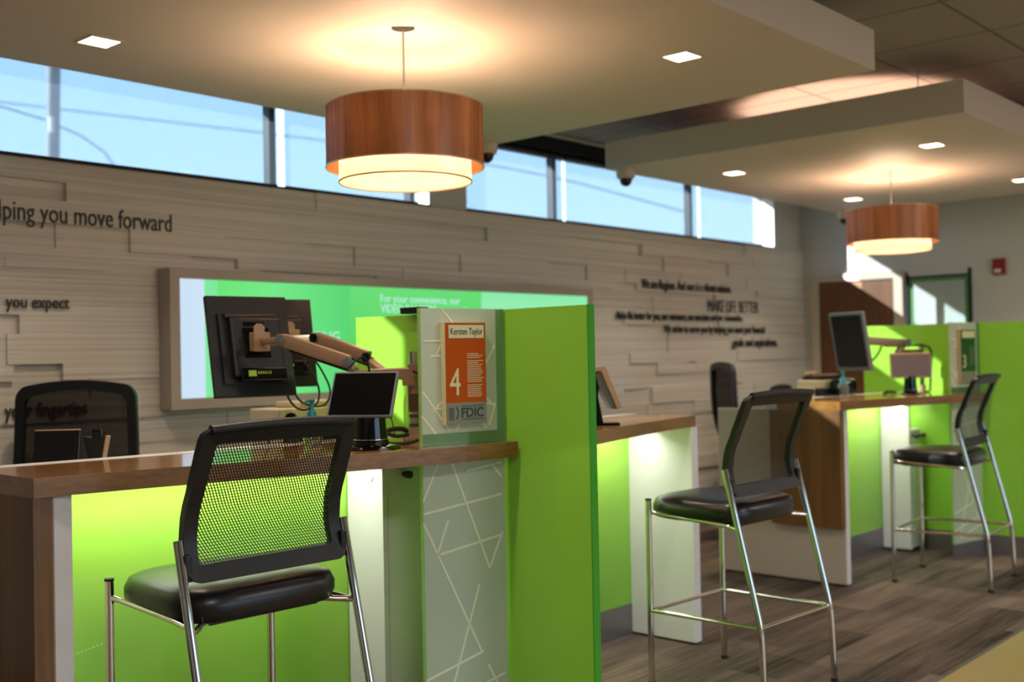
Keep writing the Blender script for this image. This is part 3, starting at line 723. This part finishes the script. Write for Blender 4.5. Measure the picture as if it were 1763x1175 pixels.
def stool(loc, rz, label):
    t = thing('bar_stool', label, 'bar stool', loc, rz, 'mesh back bar stools')
    seat_pad(.248, -.226, .262, .680, .090, 'seat', M['leather'], t, dome=.008, edge=.032)
    MB().box(-.17, .17, -.17, .17, .672, .684).build('seat_plate', M['black'], t)
    o = rrect(-.25, .25, .795, 1.196, .035, tap=.03); i = rrect(-.212, .212, .838, 1.152, .012, tap=.06)
    curved_frame(o, i, prof, .026).build('backrest_frame', M['blackframe'], t, True)
    MB().tube([(-.225, -.279, 1.190), (-.12, -.284, 1.196), (0, -.286, 1.198), (.12, -.284, 1.196), (.225, -.279, 1.190)], .013, 10).build('top_roll', M['blackframe'], t, True)
    mesh_panel(-.215, .215, .834, 1.157, prof, 'mesh_panel', M['mesh'], t, tap=.058)
    r = .0125
    for s in (-1, 1):
        MB().tube([(s * .263, .203, .76), (s * .263, .203, .008)], r, 16).build('leg', M['chrome'], t, True)
        MB().tube([(s * .262, -.172, .905), (s * .262, -.3045, .375), (s * .262, -.318, .313), (s * .263, -.325, .24), (s * .265, -.331, .008)], r, 16, smooth=2).build('leg', M['chrome'], t, True)
        MB().cyl((s * .263, .203, .757), (s * .263, .203, .764), .0135).build('leg_cap', M['rubber'], t)
        MB().cyl((s * .263, .203, .0), (s * .263, .203, .014), .015).build('foot_glide', M['rubber'], t); MB().cyl((s * .265, -.331, .0), (s * .265, -.331, .014), .015).build('foot_glide', M['rubber'], t)
    m = MB()
    for s in (-1, 1):
        m.tube([(s * .263, .203, .305), (s * .262, -.316, .31)], .0085, 12)
    m.tube([(-.263, .203, .305), (.263, .203, .305)], .0085, 12).tube([(-.262, -.316, .31), (.262, -.316, .31)], .0085, 12)
    m.build('footrest', M['chrome'], t, True)
    m = MB()
    for s in (-1, 1): m.tube([(s * .263, .203, .712), (s * .238, .16, .700), (s * .236, -.16, .684), (s * .262, -.226, .676)], .0085, 12, smooth=2)
    m.tube([(-.262, -.226, .676), (-.235, -.215, .680), (-.19, -.17, .684), (.19, -.17, .684), (.235, -.215, .680), (.262, -.226, .676)], .0085, 12)
    m.build('seat_rail', M['chrome'], t, True)
    for s in (-1, 1): MB().box(s * .236, s * .257, -.200, -.178, .80, .87, .003).build('back_bracket', M['black'], t)
    return t
s1 = stool((1.788, 2.704, 0), -.030, 'nearest bar stool, large with see-through mesh back at the first desk')
dup(s1, (4.010, 2.443, 0), -.045, 'middle bar stool in front of the white end panel')
dup(s1, (6.575, 2.533, 0), .082, 'farthest bar stool beside the right green partition')

# ------------------------------------------------------------------ task chairs
def prof2(z): return -.02 - .10 * (z - .95) + .06 * (z - .95) ** 2 * 4
def task_chair(loc, rz, label):
    t = thing('task_chair', label, 'office chair', loc, rz, 'black mesh task chairs')
    zs = .52
    o = rrect(-.268, .268, zs + .18, zs + .745, .05, tap=.05, bow=.03); i = rrect(-.232, .232, zs + .25, zs + .705, .03, tap=.07, bow=.03)
    pf = lambda z: -.20 - .38 * (z - zs - .2) + .25 * (z - zs - .2) ** 2 - .03 * math.sin((z - zs) * 6)
    curved_frame(o, i, pf, .03).build('backrest_frame', M['blackframe'], t, True)
    mesh_panel(-.236, .236, zs + .24, zs + .712, pf, 'mesh_panel', M['meshfine'], t, tap=.07, bow=.03)
    seat_pad(.245, -.22, .24, zs, .07, 'seat', M['leather'], t)
    MB().tube([(0, -.05, zs - .02), (0, -.25, zs - .02), (0, -.29, zs + .08), (0, -.26, zs + .26)], .022, 10, smooth=2).build('back_spine', M['black'], t, True)
    MB().box(-.12, .12, -.12, .12, zs - .04, zs).build('mechanism', M['black'], t)
    MB().cyl((0, 0, .09), (0, 0, zs - .03), .028).build('gas_lift', M['chrome'], t, True)
    for s in (-1, 1):
        MB().tube([(s * .22, .05, zs), (s * .29, .05, zs + .02), (s * .29, .04, zs + .20), (s * .28, .12, zs + .22), (s * .28, -.12, zs + .22)], .015, 10, smooth=1).build('armrest', M['black'], t, True)
    m = MB(); 
    for k in range(5):
        a = 2 * PI * k / 5; m.tube([(0, 0, .11), (.16 * math.cos(a), .16 * math.sin(a), .095), (.3 * math.cos(a), .3 * math.sin(a), .07)], .018, 10)
    m.build('star_base', M['black'], t, True)
    for k in range(5):
        a = 2 * PI * k / 5; c, s = math.cos(a), math.sin(a)
        MB().cyl((.3 * c - .02 * s, .3 * s + .02 * c, .028), (.3 * c + .02 * s, .3 * s - .02 * c, .028), .028).cyl((.3 * c, .3 * s, .05), (.3 * c, .3 * s, .08), .008).build('caster', M['black'], t, True)
    return t
# the local origin is the seat centre; the backrest lies .27 behind it
def at_back(bx, by, rz):  # seat centre for a backrest at bx,by, chair facing local +y
    return (bx + .29 * -math.sin(rz), by + .29 * math.cos(rz), 0)
rz = math.atan2(-.741, .671) + PI
c1_ = task_chair(at_back(2.24, 4.53, rz), rz, 'black mesh task chair at the left, behind the nearest desk')
rz = math.atan2(-.741, .671) - PI / 2 + .12
dup(c1_, at_back(6.79, 4.13, rz), rz, 'task chair seen side-on against the tiled wall, behind the middle stool')
rz = .15
cc = dup(c1_, at_back(7.95, 4.30, rz), rz, 'task chair behind the far desk with only its rounded top showing'); cc.location.z = 0; cc.scale = (.9, .9, .85)

# ------------------------------------------------------------------ desk equipment
def frame_M(c, right, up, nrm):
    """matrix with local x=right, y=nrm (away), z=up"""
    r, u, n = Vector(right).normalized(), Vector(up).normalized(), Vector(nrm).normalized()
    return Matrix(((r.x, n.x, u.x, c[0]), (r.y, n.y, u.y, c[1]), (r.z, n.z, u.z, c[2]), (0, 0, 0, 1)))
def place(t, c, yaw_, tilt=0, roll=0):
    t.location = c; t.rotation_euler = (Matrix.Rotation(yaw_, 3, 'Z') @ Matrix.Rotation(tilt, 3, 'X') @ Matrix.Rotation(roll, 3, 'Y')).to_euler()
def monitor_back(label, c, yaw_, tilt, w_, h_, roll=0):
    """local -y is the back of the monitor"""
    t = thing('monitor', label, 'monitor', group='flat monitors on arms'); a, b = w_ / 2, h_ / 2
    MB().box(-a, a, 0, .022, -b, b, .004).build('housing', M['black'], t)
    MB().box(-a + .015, a - .015, .0215, .024, -b + .02, b - .015).build('screen', M['screen'], t)
    m = MB(); z1, z0 = b - .07, -b + .045; x1_ = a - .035
    m.extr([(-x1_, 0, z0), (x1_, 0, z0), (x1_, 0, z1), (-x1_, 0, z1)], (0, -.012, 0)); m.box(-x1_ + .03, x1_ - .02, -.042, -.005, z0 + .02, z1 - .022, .008)
    m.tube([(-x1_ + .02, -.018, z1 - .012), (x1_ - .03, -.018, z1 - .012)], .010, 10)
    m.build('rear_shell', M['black'], t)
    MB().box(-.045, .035, -.0435, -.040, b - .125, b - .11).build('vent_slot', M['gloss'], t)
    m = MB(); m.box(-x1_ + .05, x1_ - .02, -.05, -.02, z0 + .005, z0 + .05, .004); m.build('port_bay', M['gloss'], t)
    m = MB(); m.box(-x1_ + .075, -x1_ + .105, -.0515, -.0495, z0 + .018, z0 + .04)
    for k in range(6): m.box(-x1_ + .112 + k * .009, -x1_ + .117 + k * .009, -.0515, -.0495, z0 + .026, z0 + .036)
    m.build('port_label', M['labelgreen'], t)
    MB().box(-.05, .05, -.0445, -.041, -.055, .055).build('mount_plate', M['gloss'], t)
    place(t, c, yaw_, tilt, roll); return t
yA = math.atan2(-.17, .984)
monitor_back('near monitor seen from behind, hiding the left screen of the video wall', (2.345, 3.395, 1.418), yA, math.radians(-13), .315, .375)
monitor_back('second monitor seen from behind, mostly hidden by the near one', (2.65, 3.66, 1.435), yA - .12, math.radians(-12), .31, .36)

def polyarm(name, label, parent_pole, arms):
    pass
pb = Vector((2.738, 2.958, T + .001))
t = thing('desk_mount', 'putty coloured double monitor arm on a desk pole at the nearest desk', 'monitor arm', pb)
L0 = lambda p: Vector(p) - pb
MB().cyl((0, 0, 0), (0, 0, .012), .045).cyl((0, 0, .012), (0, 0, .045), .024).build('base_clamp', M['alu'], t, True)
MB().cyl((0, 0, .04), (0, 0, .318), .016).build('pole', M['chrome'], t, True)
m = MB(); 
for z in (.012, .045, .078, ): m.cyl((0, 0, z), (0, 0, z + .012), .021)
m.cyl((0, 0, .10), (0, 0, .165), .0225); m.build('pole_collar', mat('brown_collar', (84, 62, 52), .5), t, True)
MB().cyl((0, 0, .165), (0, 0, .195), .024).cyl((-.012, .006, .195), (-.012, .006, .232), .03).cyl((0, 0, .232), (0, 0, .272), .024).build('pivot_hub', M['beige'], t, True)
def bar(m, p, q, w_, h_, up=Vector((0, 0, 1))):
    p, q = Vector(p), Vector(q); d = (q - p); L_ = d.length; d.normalize(); s = d.cross(up).normalized(); u = s.cross(d).normalized()
    M4 = Matrix(((d.x, s.x, u.x, p.x), (d.y, s.y, u.y, p.y), (d.z, s.z, u.z, p.z), (0, 0, 0, 1)))
    n = MB(); n.box(0, L_, -w_ / 2, w_ / 2, -h_ / 2, h_ / 2, min(w_, h_) * .18); n.xf(M4)
    me = bpy.data.meshes.new('tmp'); n.bm.to_mesh(me); n.bm.free(); m.bm.from_mesh(me); bpy.data.meshes.remove(me)
Ef, Jf, Kf, Cf = L0((2.461, 2.945, 1.308)), L0((2.440, 2.962, 1.352)), L0((2.316, 3.17, 1.434)), L0((2.33, 3.33, 1.430))
Er, Jr, Kr, Cr = L0((2.665, 3.03, 1.312)), L0((2.672, 3.13, 1.368)), L0((2.617, 3.367, 1.446)), L0((2.634, 3.56, 1.448))
hub = Vector((0, 0, .245))
m = MB(); bar(m, hub + Vector((.0, 0, -.005)), (Er.x, Er.y, .238), .03, .042); m.build('lower_arm', M['beige'], t)
m = MB(); bar(m, (Er.x, Er.y, .238), (Ef.x, Ef.y, .236), .03, .04); m.build('lower_arm', M['beige'], t)
def upper(E_, J_, K_, C_, capm, nm):
    m = MB(); m.cyl((E_.x, E_.y, .24), (J_.x, J_.y, J_.z - .01), .017); bar(m, J_, K_, .036, .046); 
    m.cyl(J_ + Vector((-.015, .015, 0)) * 0, J_ + Vector((0, 0, .001)), .0245)
    m.box(K_.x - .016, K_.x + .016, K_.y - .016, K_.y + .016, K_.z - .02, K_.z + .02, .004)
    bar(m, K_, C_, .02, .024)
    a = m.build('upper_arm', M['beige'], t, True)
    d = (K_ - J_).normalized(); s = d.cross(Vector((0, 0, 1))).normalized()
    if s.y > 0: s = -s
    for q in (J_, K_): MB().cyl(q + s * .012, q + s * .0235, .0175).cyl(q + s * .0235, q + s * .0255, .010).cyl(q + s * .0255, q + s * .0265, .005).build('pivot_cap', capm, a, True)
    under = MB(); bar(under, J_ + Vector((0, 0, -.027)), K_ + (J_ - K_) * .12 + Vector((0, 0, -.027)), .022, .012); under.build('cable_tray', M['black'], a)
upper(Ef, Jf, Kf, Cf, M['silver'], 'f'); upper(Er, Jr, Kr, Cr, M['gloss'], 'r')
# vesa heads
for Cx in (Cf, Cr):
    m = MB(); m.box(-.032, .032, -.03, .012, -.035, .035, .004); m.extr([(-.02, -.008, .034), (.02, -.008, .034), (.02, -.008, .055), (.008, -.008, .066), (-.008, -.008, .066), (-.02, -.008, .055)], (0, .008, 0))
    m.cyl((.03, -.015, -.005), (.06, -.02, -.005), .012); m.xf(Matrix.Translation(Cx) @ Matrix.Rotation(yA, 4, 'Z')); m.build('screen_head', M['beige'], t)
def cable(label, pts, r=.004, cat='cable', mt=None, grp='loose black cables'):
    p0 = Vector(pts[0]); o = MB().tube([Vector(p) - p0 for p in pts], r, 8, smooth=3).build('cable', mt or M['rubber'], smooth=True); o.location = p0; tag(o, label, cat, grp); return o
cable('black cable looping below the near monitors to the sanitizer pump', [(2.45, 3.40, 1.33), (2.50, 3.36, 1.25), (2.52, 3.34, 1.20), (2.62, 3.33, 1.18), (2.66, 3.33, 1.24), (2.63, 3.36, 1.33), (2.6, 3.38, 1.38)])
cable('black cable hanging in a second loop below the near monitors', [(2.55, 3.37, 1.37), (2.60, 3.33, 1.27), (2.57, 3.30, 1.19), (2.50, 3.34, 1.17), (2.46, 3.37, 1.26), (2.42, 3.36, 1.38)])
cable('black cable curling over the joint of the near monitor arm', [(2.41, 2.935, 1.33), (2.455, 2.92, 1.372), (2.49, 2.925, 1.36), (2.505, 2.93, 1.31), (2.50, 2.94, 1.28)])
cable('black cable beside the desk pole running down from the arm', [(2.705, 2.93, 1.315), (2.73, 2.915, 1.30), (2.75, 2.91, 1.27), (2.765, 2.92, 1.20), (2.765, 2.93, 1.10), (2.765, 2.935, 1.074)])
cable('black power cable from the tablet stand to the frosted screen', [(2.46, 2.80, 1.078), (2.50, 2.775, 1.075), (2.54, 2.765, 1.076), (2.575, 2.768, 1.082)], .006)
cable('thin cable behind the tablet down to the coiled lead', [(2.42, 2.77, 1.17), (2.48, 2.80, 1.17), (2.52, 2.83, 1.13), (2.56, 2.87, 1.10)], .0018)
o = thing('cable_bundle', 'black coiled lead lying on the desk beside the arm pole', 'cable', (2.60, 2.96, T + .012))
MB().tube([(-.07, -.03, 0), (-.03, 0, .012), (.02, .01, .03), (.07, -.005, .032), (.10, 0, .02)], .009, 8, smooth=2).tube([(0, 0, .02), (.03, -.02, .005), (.08, -.03, .01)], .007, 8, smooth=2).build('lead', M['rubber'], o, True)
MB().box(-.10, -.05, -.045, -.02, -.012, .0, .004).build('plug', M['gloss'], o)

# customer tablet on dock (near)
def tablet_stand(c, yaw_, label, w_, h_, lean, bez, scr, zc_, base_r=.075, fo=-.02):
    t = thing('customer_display', label, 'display', (c[0], c[1], T), yaw_, 'customer facing displays')
    MB().lathe([(base_r * 1.35, 0), (base_r * 1.35, .004), (base_r * 1.2, .010), (base_r * .9, .014)], seg=40).build('base_plate', M['gloss'], t, True)
    MB().lathe([(base_r * .80, .012), (base_r * .80, .026), (base_r * .72, .03)], seg=40).build('base_ring', M['gloss'], t, True)
    MB().lathe([(base_r * .78, .030), (base_r * .78, .033)], seg=40).build('chrome_ring', M['chrome'], t, True)
    MB().lathe([(base_r * .76, .033), (base_r * .70, .07), (base_r * .66, .115), (base_r * .3, .12)], seg=40).build('dock_body', M['gloss'], t, True)
    th = lean
    R4 = Matrix.Translation((0, fo, zc_)) @ Matrix.Rotation(th, 4, 'X')
    MB().box(-w_ / 2, w_ / 2, 0, .014, -h_ / 2, h_ / 2, .005).xf(R4).build('bezel', bez, t)
    MB().box(-w_ / 2 + .008, w_ / 2 - .008, -.0012, .001, -h_ / 2 + .008, h_ / 2 - .008).xf(R4).build('screen', scr, t)
    MB().tube([(0, .02, .10), (0, .015, zc_ - .02), (0, fo + .02, zc_)], .018, 10).build('neck', M['gloss'], t, True)
    return t
tablet_stand((2.385, 2.792), math.radians(-64) , 'tablet with blank dark screen on a glossy black dock beside the near stool', .228, .162, math.radians(-26), M['silver'], M['screen'], .182, fo=-.06)
tablet_stand((7.055, 2.905), math.atan2(-.205, .19), 'small landscape customer display reflecting warm light on the far desk', .27, .165, math.radians(-6), M['copper'], mat('warm_reflection_screen', (110, 84, 66), .22), .187, .055)  # warm reflected light is put into the screen's base colour
# middle desk display seen edge on
t = thing('payment_terminal', 'tilted silver and black customer terminal right of the green partition', 'display', (3.66, 2.85, T), math.radians(-46))
MB().box(-.09, .10, -.055, .055, 0, .012, .005).build('base_plate', M['gloss'], t)
MB().extr([(-.06, -.035, .012), (.03, -.035, .012), (.01, -.035, .12), (.02, -.035, .20), (-.04, -.035, .215), (-.06, -.035, .12)], (0, .06, 0)).build('stand', M['gloss'], t)
MB().extr([(-.045, -.04, .014), (-.02, -.04, .014), (-.015, -.04, .13), (-.02, -.04, .145), (-.035, -.04, .145), (-.042, -.04, .12)], (0, .005, 0)).build('stand_inlay', M['copper'], t)
MB().extr([(-.08, -.10, .235), (.035, -.10, .247), (.10, -.10, .075), (.082, -.10, .07), (.018, -.10, .228), (-.08, -.10, .215)], (0, .20, 0)).build('display_shell', M['copper'], t)
MB().extr([(-.005, -.085, .215), (.018, -.085, .228), (.082, -.085, .07), (.06, -.085, .07), (.012, -.085, .16)], (0, .17, 0)).build('screen_back', M['silver'], t)
# monitor of the middle desk, only its edge shows
t = monitor_back('dark monitor edge just showing right of the green partition', (3.42, 3.02, 1.40), math.atan2(.671, .742) + .10, 0, .36, .30)
t2 = thing('monitor_stand', 'stand carrying the monitor behind the green partition', 'monitor stand', (3.43, 2.99, T))
MB().cyl((0, 0, 0), (0, 0, .015), .07).cyl((0, 0, .015), (0, 0, .18), .018).build('post', M['black'], t2, True)
# black flat item above the first frosted screen, behind it
t = thing('webcam_bar', 'small black bar on top of the partition beside the orange sign', 'device', (P1 - .03, 3.05, 1.5))
MB().box(-.035, .02, -.05, .05, .028, .052, .003).build('body', M['black'], t)

# far monitor on arm (faces the camera)
t = thing('monitor', 'grey framed monitor turned toward the camera at the far desk', 'monitor', group='flat monitors on arms')
MB().box(-.14, .14, 0, .03, -.19, .19, .005).build('housing', M['silver'], t)
MB().box(-.122, .122, -.002, .001, -.165, .172).build('screen', M['screen'], t)
MB().box(-.11, .11, .03, .062, -.14, .14, .008).build('rear_shell', M['black'], t)
MB().box(-.012, .012, -.003, -.0005, -.183, -.173).build('power_light', M['chrome'], t)
place(t, (6.72, 3.16, 1.413), math.radians(-107), math.radians(11), 0)
pb3 = Vector((7.385, 2.958, T + .001))
t = thing('desk_mount', 'putty coloured monitor arm reaching across the far green partition', 'monitor arm', pb3)
MB().cyl((0, 0, 0), (0, 0, .012), .045).cyl((0, 0, .01), (0, 0, .05), .024).build('base_clamp', M['alu'], t, True)
MB().cyl((0, 0, .04), (0, 0, .33), .016).build('pole', M['chrome'], t, True)
MB().cyl((0, 0, .165), (0, 0, .235), .026).build('pivot_hub', M['beige'], t, True)
A_ = Vector((7.16, 3.03, 1.335)) - pb3; J_ = Vector((7.20, 3.0, 1.40)) - pb3; K_ = Vector((6.875, 3.17, 1.425)) - pb3; C_ = Vector((6.80, 3.18, 1.42)) - pb3
m = MB(); bar(m, (0, 0, .265), A_, .05, .05); m.build('lower_arm', M['beige'], t)
m = MB(); m.cyl(A_, J_, .022); bar(m, J_, K_, .045, .052); m.sph(tuple(C_ * .6 + K_ * .4), .03); bar(m, K_, C_, .03, .035); a = m.build('upper_arm', M['beige'], t, True)
m = MB(); m.cyl(J_ + Vector((-.02, -.03, 0)), J_ + Vector((-.025, -.04, 0)), .028); m.build('pivot_cap', M['silver'], a, True)
m = MB(); m.cyl(K_ + Vector((-.018, -.028, 0)), K_ + Vector((-.02, -.035, 0)), .018); m.build('pivot_cap', M['gloss'], a, True)
cable('black cable drooping from the far monitor under its arm', [(6.80, 3.19, 1.33), (6.84, 3.17, 1.27), (6.95, 3.13, 1.27), (7.02, 3.10, 1.33), (7.03, 3.08, 1.385)], .007)
cable('black cable running along and down from the far arm to the desk', [(7.05, 3.07, 1.385), (7.2, 3.01, 1.38), (7.33, 2.92, 1.39), (7.41, 2.9, 1.36), (7.40, 2.9, 1.24), (7.37, 2.9, 1.10), (7.37, 2.9, 1.074)], .007)
cable('black leads heaped on the far desk left of the small display', [(6.90, 3.02, 1.075), (6.95, 2.98, 1.09), (7.0, 2.99, 1.08), (6.97, 3.05, 1.09), (7.05, 3.0, 1.078)], .008)

# sanitizers
def pump(c, label, mt):
    t = thing('sanitizer_bottle', label, 'pump bottle', c, .3, 'pump bottles')
    MB().lathe([(.030, 0), (.034, .006), (.034, .062), (.026, .078), (.014, .084)], seg=28).build('bottle', M['clearbottle'], t, True)
    p = MB().lathe([(.0165, .082), (.0165, .108), (.010, .118), (.007, .122), (.007, .145), (.012, .148), (.012, .156)], seg=24).build('pump_head', mt, t, True)
    MB().tube([(0, 0, .152), (-.03, .0, .152), (-.042, 0, .146)], .0055, 8).build('nozzle', mt, p, True)
pump((2.40, 3.12, T + .001), 'pump bottle with teal head behind the tablet on the near desk', M['teal'])
pump((6.735, 3.215, T + .001), 'bright blue pump bottle at the far desk near the printer', M['cyan'])
# unseen panel lights added over the customer side to raise the ambient light
for x, y, lb in ((.2, -.6, 'unseen fill light added over the customer floor behind the camera'), (4.2, -1.4, 'unseen fill light added over the customer floor to the right'), (7.6, -.9, 'unseen fill light added near the fire alarm wall')):
    t = thing('fill_panel_light', lb, 'ceiling light', (x, y, ZC), group='added fill lights over the customer floor')
    MB().box(-.61, .61, -.305, .305, -.012, 0).build('frame', M['white'], t); MB().box(-.58, .58, -.28, .28, -.014, -.012).build('diffuser', M['led'], t)
    area('fill_beam', (0, 0, -.02), (0, 0, -1), 1.15, .55, 24, (1, .91, .86), parent=t)
# teller side low cabinets carrying printers
def back_unit(x0, x1, y0, y1, z, label):
    t = thing('printer_shelf_unit', label, 'cabinet', ((x0 + x1) / 2, (y0 + y1) / 2, 0), group='teller side cabinets'); a, b = (x1 - x0) / 2, (y1 - y0) / 2
    MB().box(-a, a, -b, b, .0, z - .03).build('body', M['white'], t); MB().box(-a - .01, a + .01, -b - .01, b + .01, z - .03, z, .003).build('top', M['cream'], t)
    MB().box(-a + .02, a - .02, b, b + .018, .08, z - .05).build('door', M['white'], t)
back_unit(2.46, 3.10, 3.34, 3.72, 1.03, 'low teller-side cabinet behind the near desk carrying the beige printer')
back_unit(6.60, 7.45, 3.34, 3.58, 1.03, 'low teller-side cabinet behind the far desk carrying printer and phone')
t = thing('receipt_printer', 'beige office printer behind the near desk below the video wall', 'printer', (2.72, 3.50, 1.031))
MB().box(-.235, .20, -.07, .12, 0, .148, .006).build('body', M['printer'], t)
MB().box(-.13, .22, -.06, .10, .148, .172, .006).build('lid', M['printer'], t)
MB().box(-.20, .10, -.075, -.069, .02, .10).build('front_tray', M['gloss'], t)
t = thing('card_reader', 'small rounded black reader standing left of the teal pump bottle', 'device', (2.395, 3.235, T + .001), -.6)
MB().lathe([(.026, 0), (.028, .01), (.026, .085), (.016, .104), (.003, .108)], seg=24).build('body', M['gloss'], t, True)
MB().lathe([(.032, 0), (.032, .006)], seg=24).build('foot', M['black'], t, True)
cable('thin black lead curling behind the near stool back', [(2.29, 3.22, 1.075), (2.28, 3.25, 1.12), (2.31, 3.24, 1.14), (2.33, 3.22, 1.10), (2.36, 3.23, 1.09)], .003)
t = thing('receipt_printer', 'pale beige printer under the telephone at the far desk', 'printer', (7.0, 3.46, 1.031))
MB().box(-.22, .22, -.10, .11, 0, .135, .008).build('body', M['printer'], t)
MB().box(-.20, -.02, -.106, -.099, .02, .05).build('paper_slot', M['gloss'], t)
t = thing('desk_telephone', 'dark telephone with pale handset on top of the far printer', 'telephone', (6.93, 3.46, 1.167), -.4)
MB().extr([(-.10, -.08, 0), (.10, -.08, 0), (.10, -.08, .03), (-.10, -.08, .018)], (0, .16, 0)).build('body', M['black'], t)
MB().tube([(-.085, -.05, .03), (-.07, 0, .045), (-.085, .06, .035)], .018, 10, smooth=1).build('handset', M['copper'], t, True)
MB().box(.0, .09, -.06, .05, .026, .036).build('keypad', M['copper'], t)
t = thing('scanner', 'rounded black scanner beside the blue pump bottle at the far desk', 'scanner', (6.86, 3.325 - .05, T + .001), -.5)
MB().box(-.085, .085, -.05, .05, 0, .105, .03).build('body', M['gloss'], t, True)
MB().box(-.07, .05, -.055, -.049, .02, .045).build('feed_slot', M['black'], t)
t = thing('paper_tray', 'low black tray left of the scanner on the far desk', 'tray', (6.62, 3.27, T + .001), -.5)
MB().box(-.06, .06, -.05, .05, 0, .008).box(-.06, -.052, -.05, .05, .008, .035).box(.052, .06, -.05, .05, .008, .05).box(-.06, .06, .042, .05, .008, .05).build('body', M['black'], t)
# tablet and handset at the left of the near desk, standing on the lower teller side
back_unit(1.48, 1.95, 3.34, 3.70, 1.03, 'low teller-side cabinet behind the left end of the near desk')
t = thing('desk_telephone', 'black desk telephone with tilted display seen over the left of the near desk', 'telephone', (1.63, 3.40, 1.031), math.atan2(-.671, .742))
MB().extr([(-.085, -.05, .0), (-.085, .08, .0), (-.085, .06, .02), (-.085, -.0, .03)], (.17, 0, 0)).build('base', M['black'], t)
MB().box(-.068, .075, -.006, .006, 0, .125, .005).xf(Matrix.Translation((-.01, -.03, .005)) @ Matrix.Rotation(math.radians(-14), 4, 'X')).build('display', M['black'], t)
MB().box(-.066, .073, -.007, .007, .119, .124, .002).xf(Matrix.Translation((-.01, -.03, .0065)) @ Matrix.Rotation(math.radians(-14), 4, 'X')).build('display_rim', M['copper'], t)
t = thing('handset_cradle', 'black flared cradle with upright handset right of the desk telephone', 'telephone', (1.715, 3.285 + .055, 1.031), math.atan2(-.671, .742))
MB().extr([(-.018, 0, 0), (.016, 0, 0), (.034, 0, .10), (.028, 0, .103), (.0, 0, .094), (-.03, 0, .10), (-.036, 0, .10)], (0, .04, 0)).build('cradle', M['black'], t)
MB().box(-.014, .014, .008, .032, .09, .122, .003).build('handset', M['gloss'], t)
MB().extr([(.014, -.001, 0), (.018, -.001, 0), (.037, -.001, .10), (.032, -.001, .102)], (0, .042, 0)).build('edge_trim', M['copper'], t)

# ------------------------------------------------------------------ far wall items
t = thing('fire_alarm', 'red fire alarm strobe on the white wall at the right', 'fire alarm', (XF - .001, 3.117, 2.024))
MB().box(-.04, 0, -.05, .05, -.066, .066, .008).build('housing', M['red'], t)
MB().box(-.055, -.038, -.02, .03, -.05, -.02, .004).build('strobe_lens', M['white'], t)
t = thing('glass_display_panel', 'tall glass panel with green border and dark posts by the wood door', 'glass panel', (9.25, 3.56, 0))
for y in (.25, -.27): MB().box(-.015, .015, y - .012, y + .012, 0, 1.99 if y > 0 else 2.02).build('post', M['darkmetal'], t)
MB().box(-.012, .012, -.26, .24, 1.955, 1.975).build('top_rail', M['darkmetal'], t)
m = MB(); m.box(.0, .01, -.255, .235, 1.925, 1.953).box(.0, .01, .205, .235, .1, 1.925).box(.0, .01, -.255, -.225, .1, 1.925); m.build('border', mat('sage_green_border', (84, 150, 84), .5), t)
MB().box(.002, .006, -.225, .205, .1, 1.925).build('pane', M['glass'], t)
MB().box(-.02, .02, -.26, .24, 0, .1).build('base_rail', M['darkmetal'], t)
t = thing('narrow_wall_strip', 'thin dark vertical strip on the wall between the door and glass panel', 'wall strip', (XF - .001, 3.90, 0))
MB().box(-.012, 0, -.006, .006, .1, 2.03).build('strip', M['darkmetal'], t)

# ------------------------------------------------------------------ outdoors
t = thing('utility_pole', 'leaning grey utility pole outside, seen through the left shade', 'pole', (6.49, 13.7, -1))
MB().tube([(0, 0, 0), (.02, -.01, 4.8), (.12, -.02, 9.5)], .082, 16).build('post', M['pole'], t, True)
MB().cyl((-.03, -.09, 5.3), (-.03, -.09, 5.5), .03).build('insulator', M['white'], t)
for pts, lb in (([(-2, 21, 5.4), (6.49, 13.7, 5.05), (12, 21, 4.5)], 'overhead wire passing the leaning utility pole'), ([(8, 21, 6.3), (14.6, 13.6, 4.93), (17, 11, 3.9)], 'overhead wire crossing the two window bays beside the pier')):
    cable(lb, pts, .012, 'overhead wire', M['wire'], 'overhead wires outside')
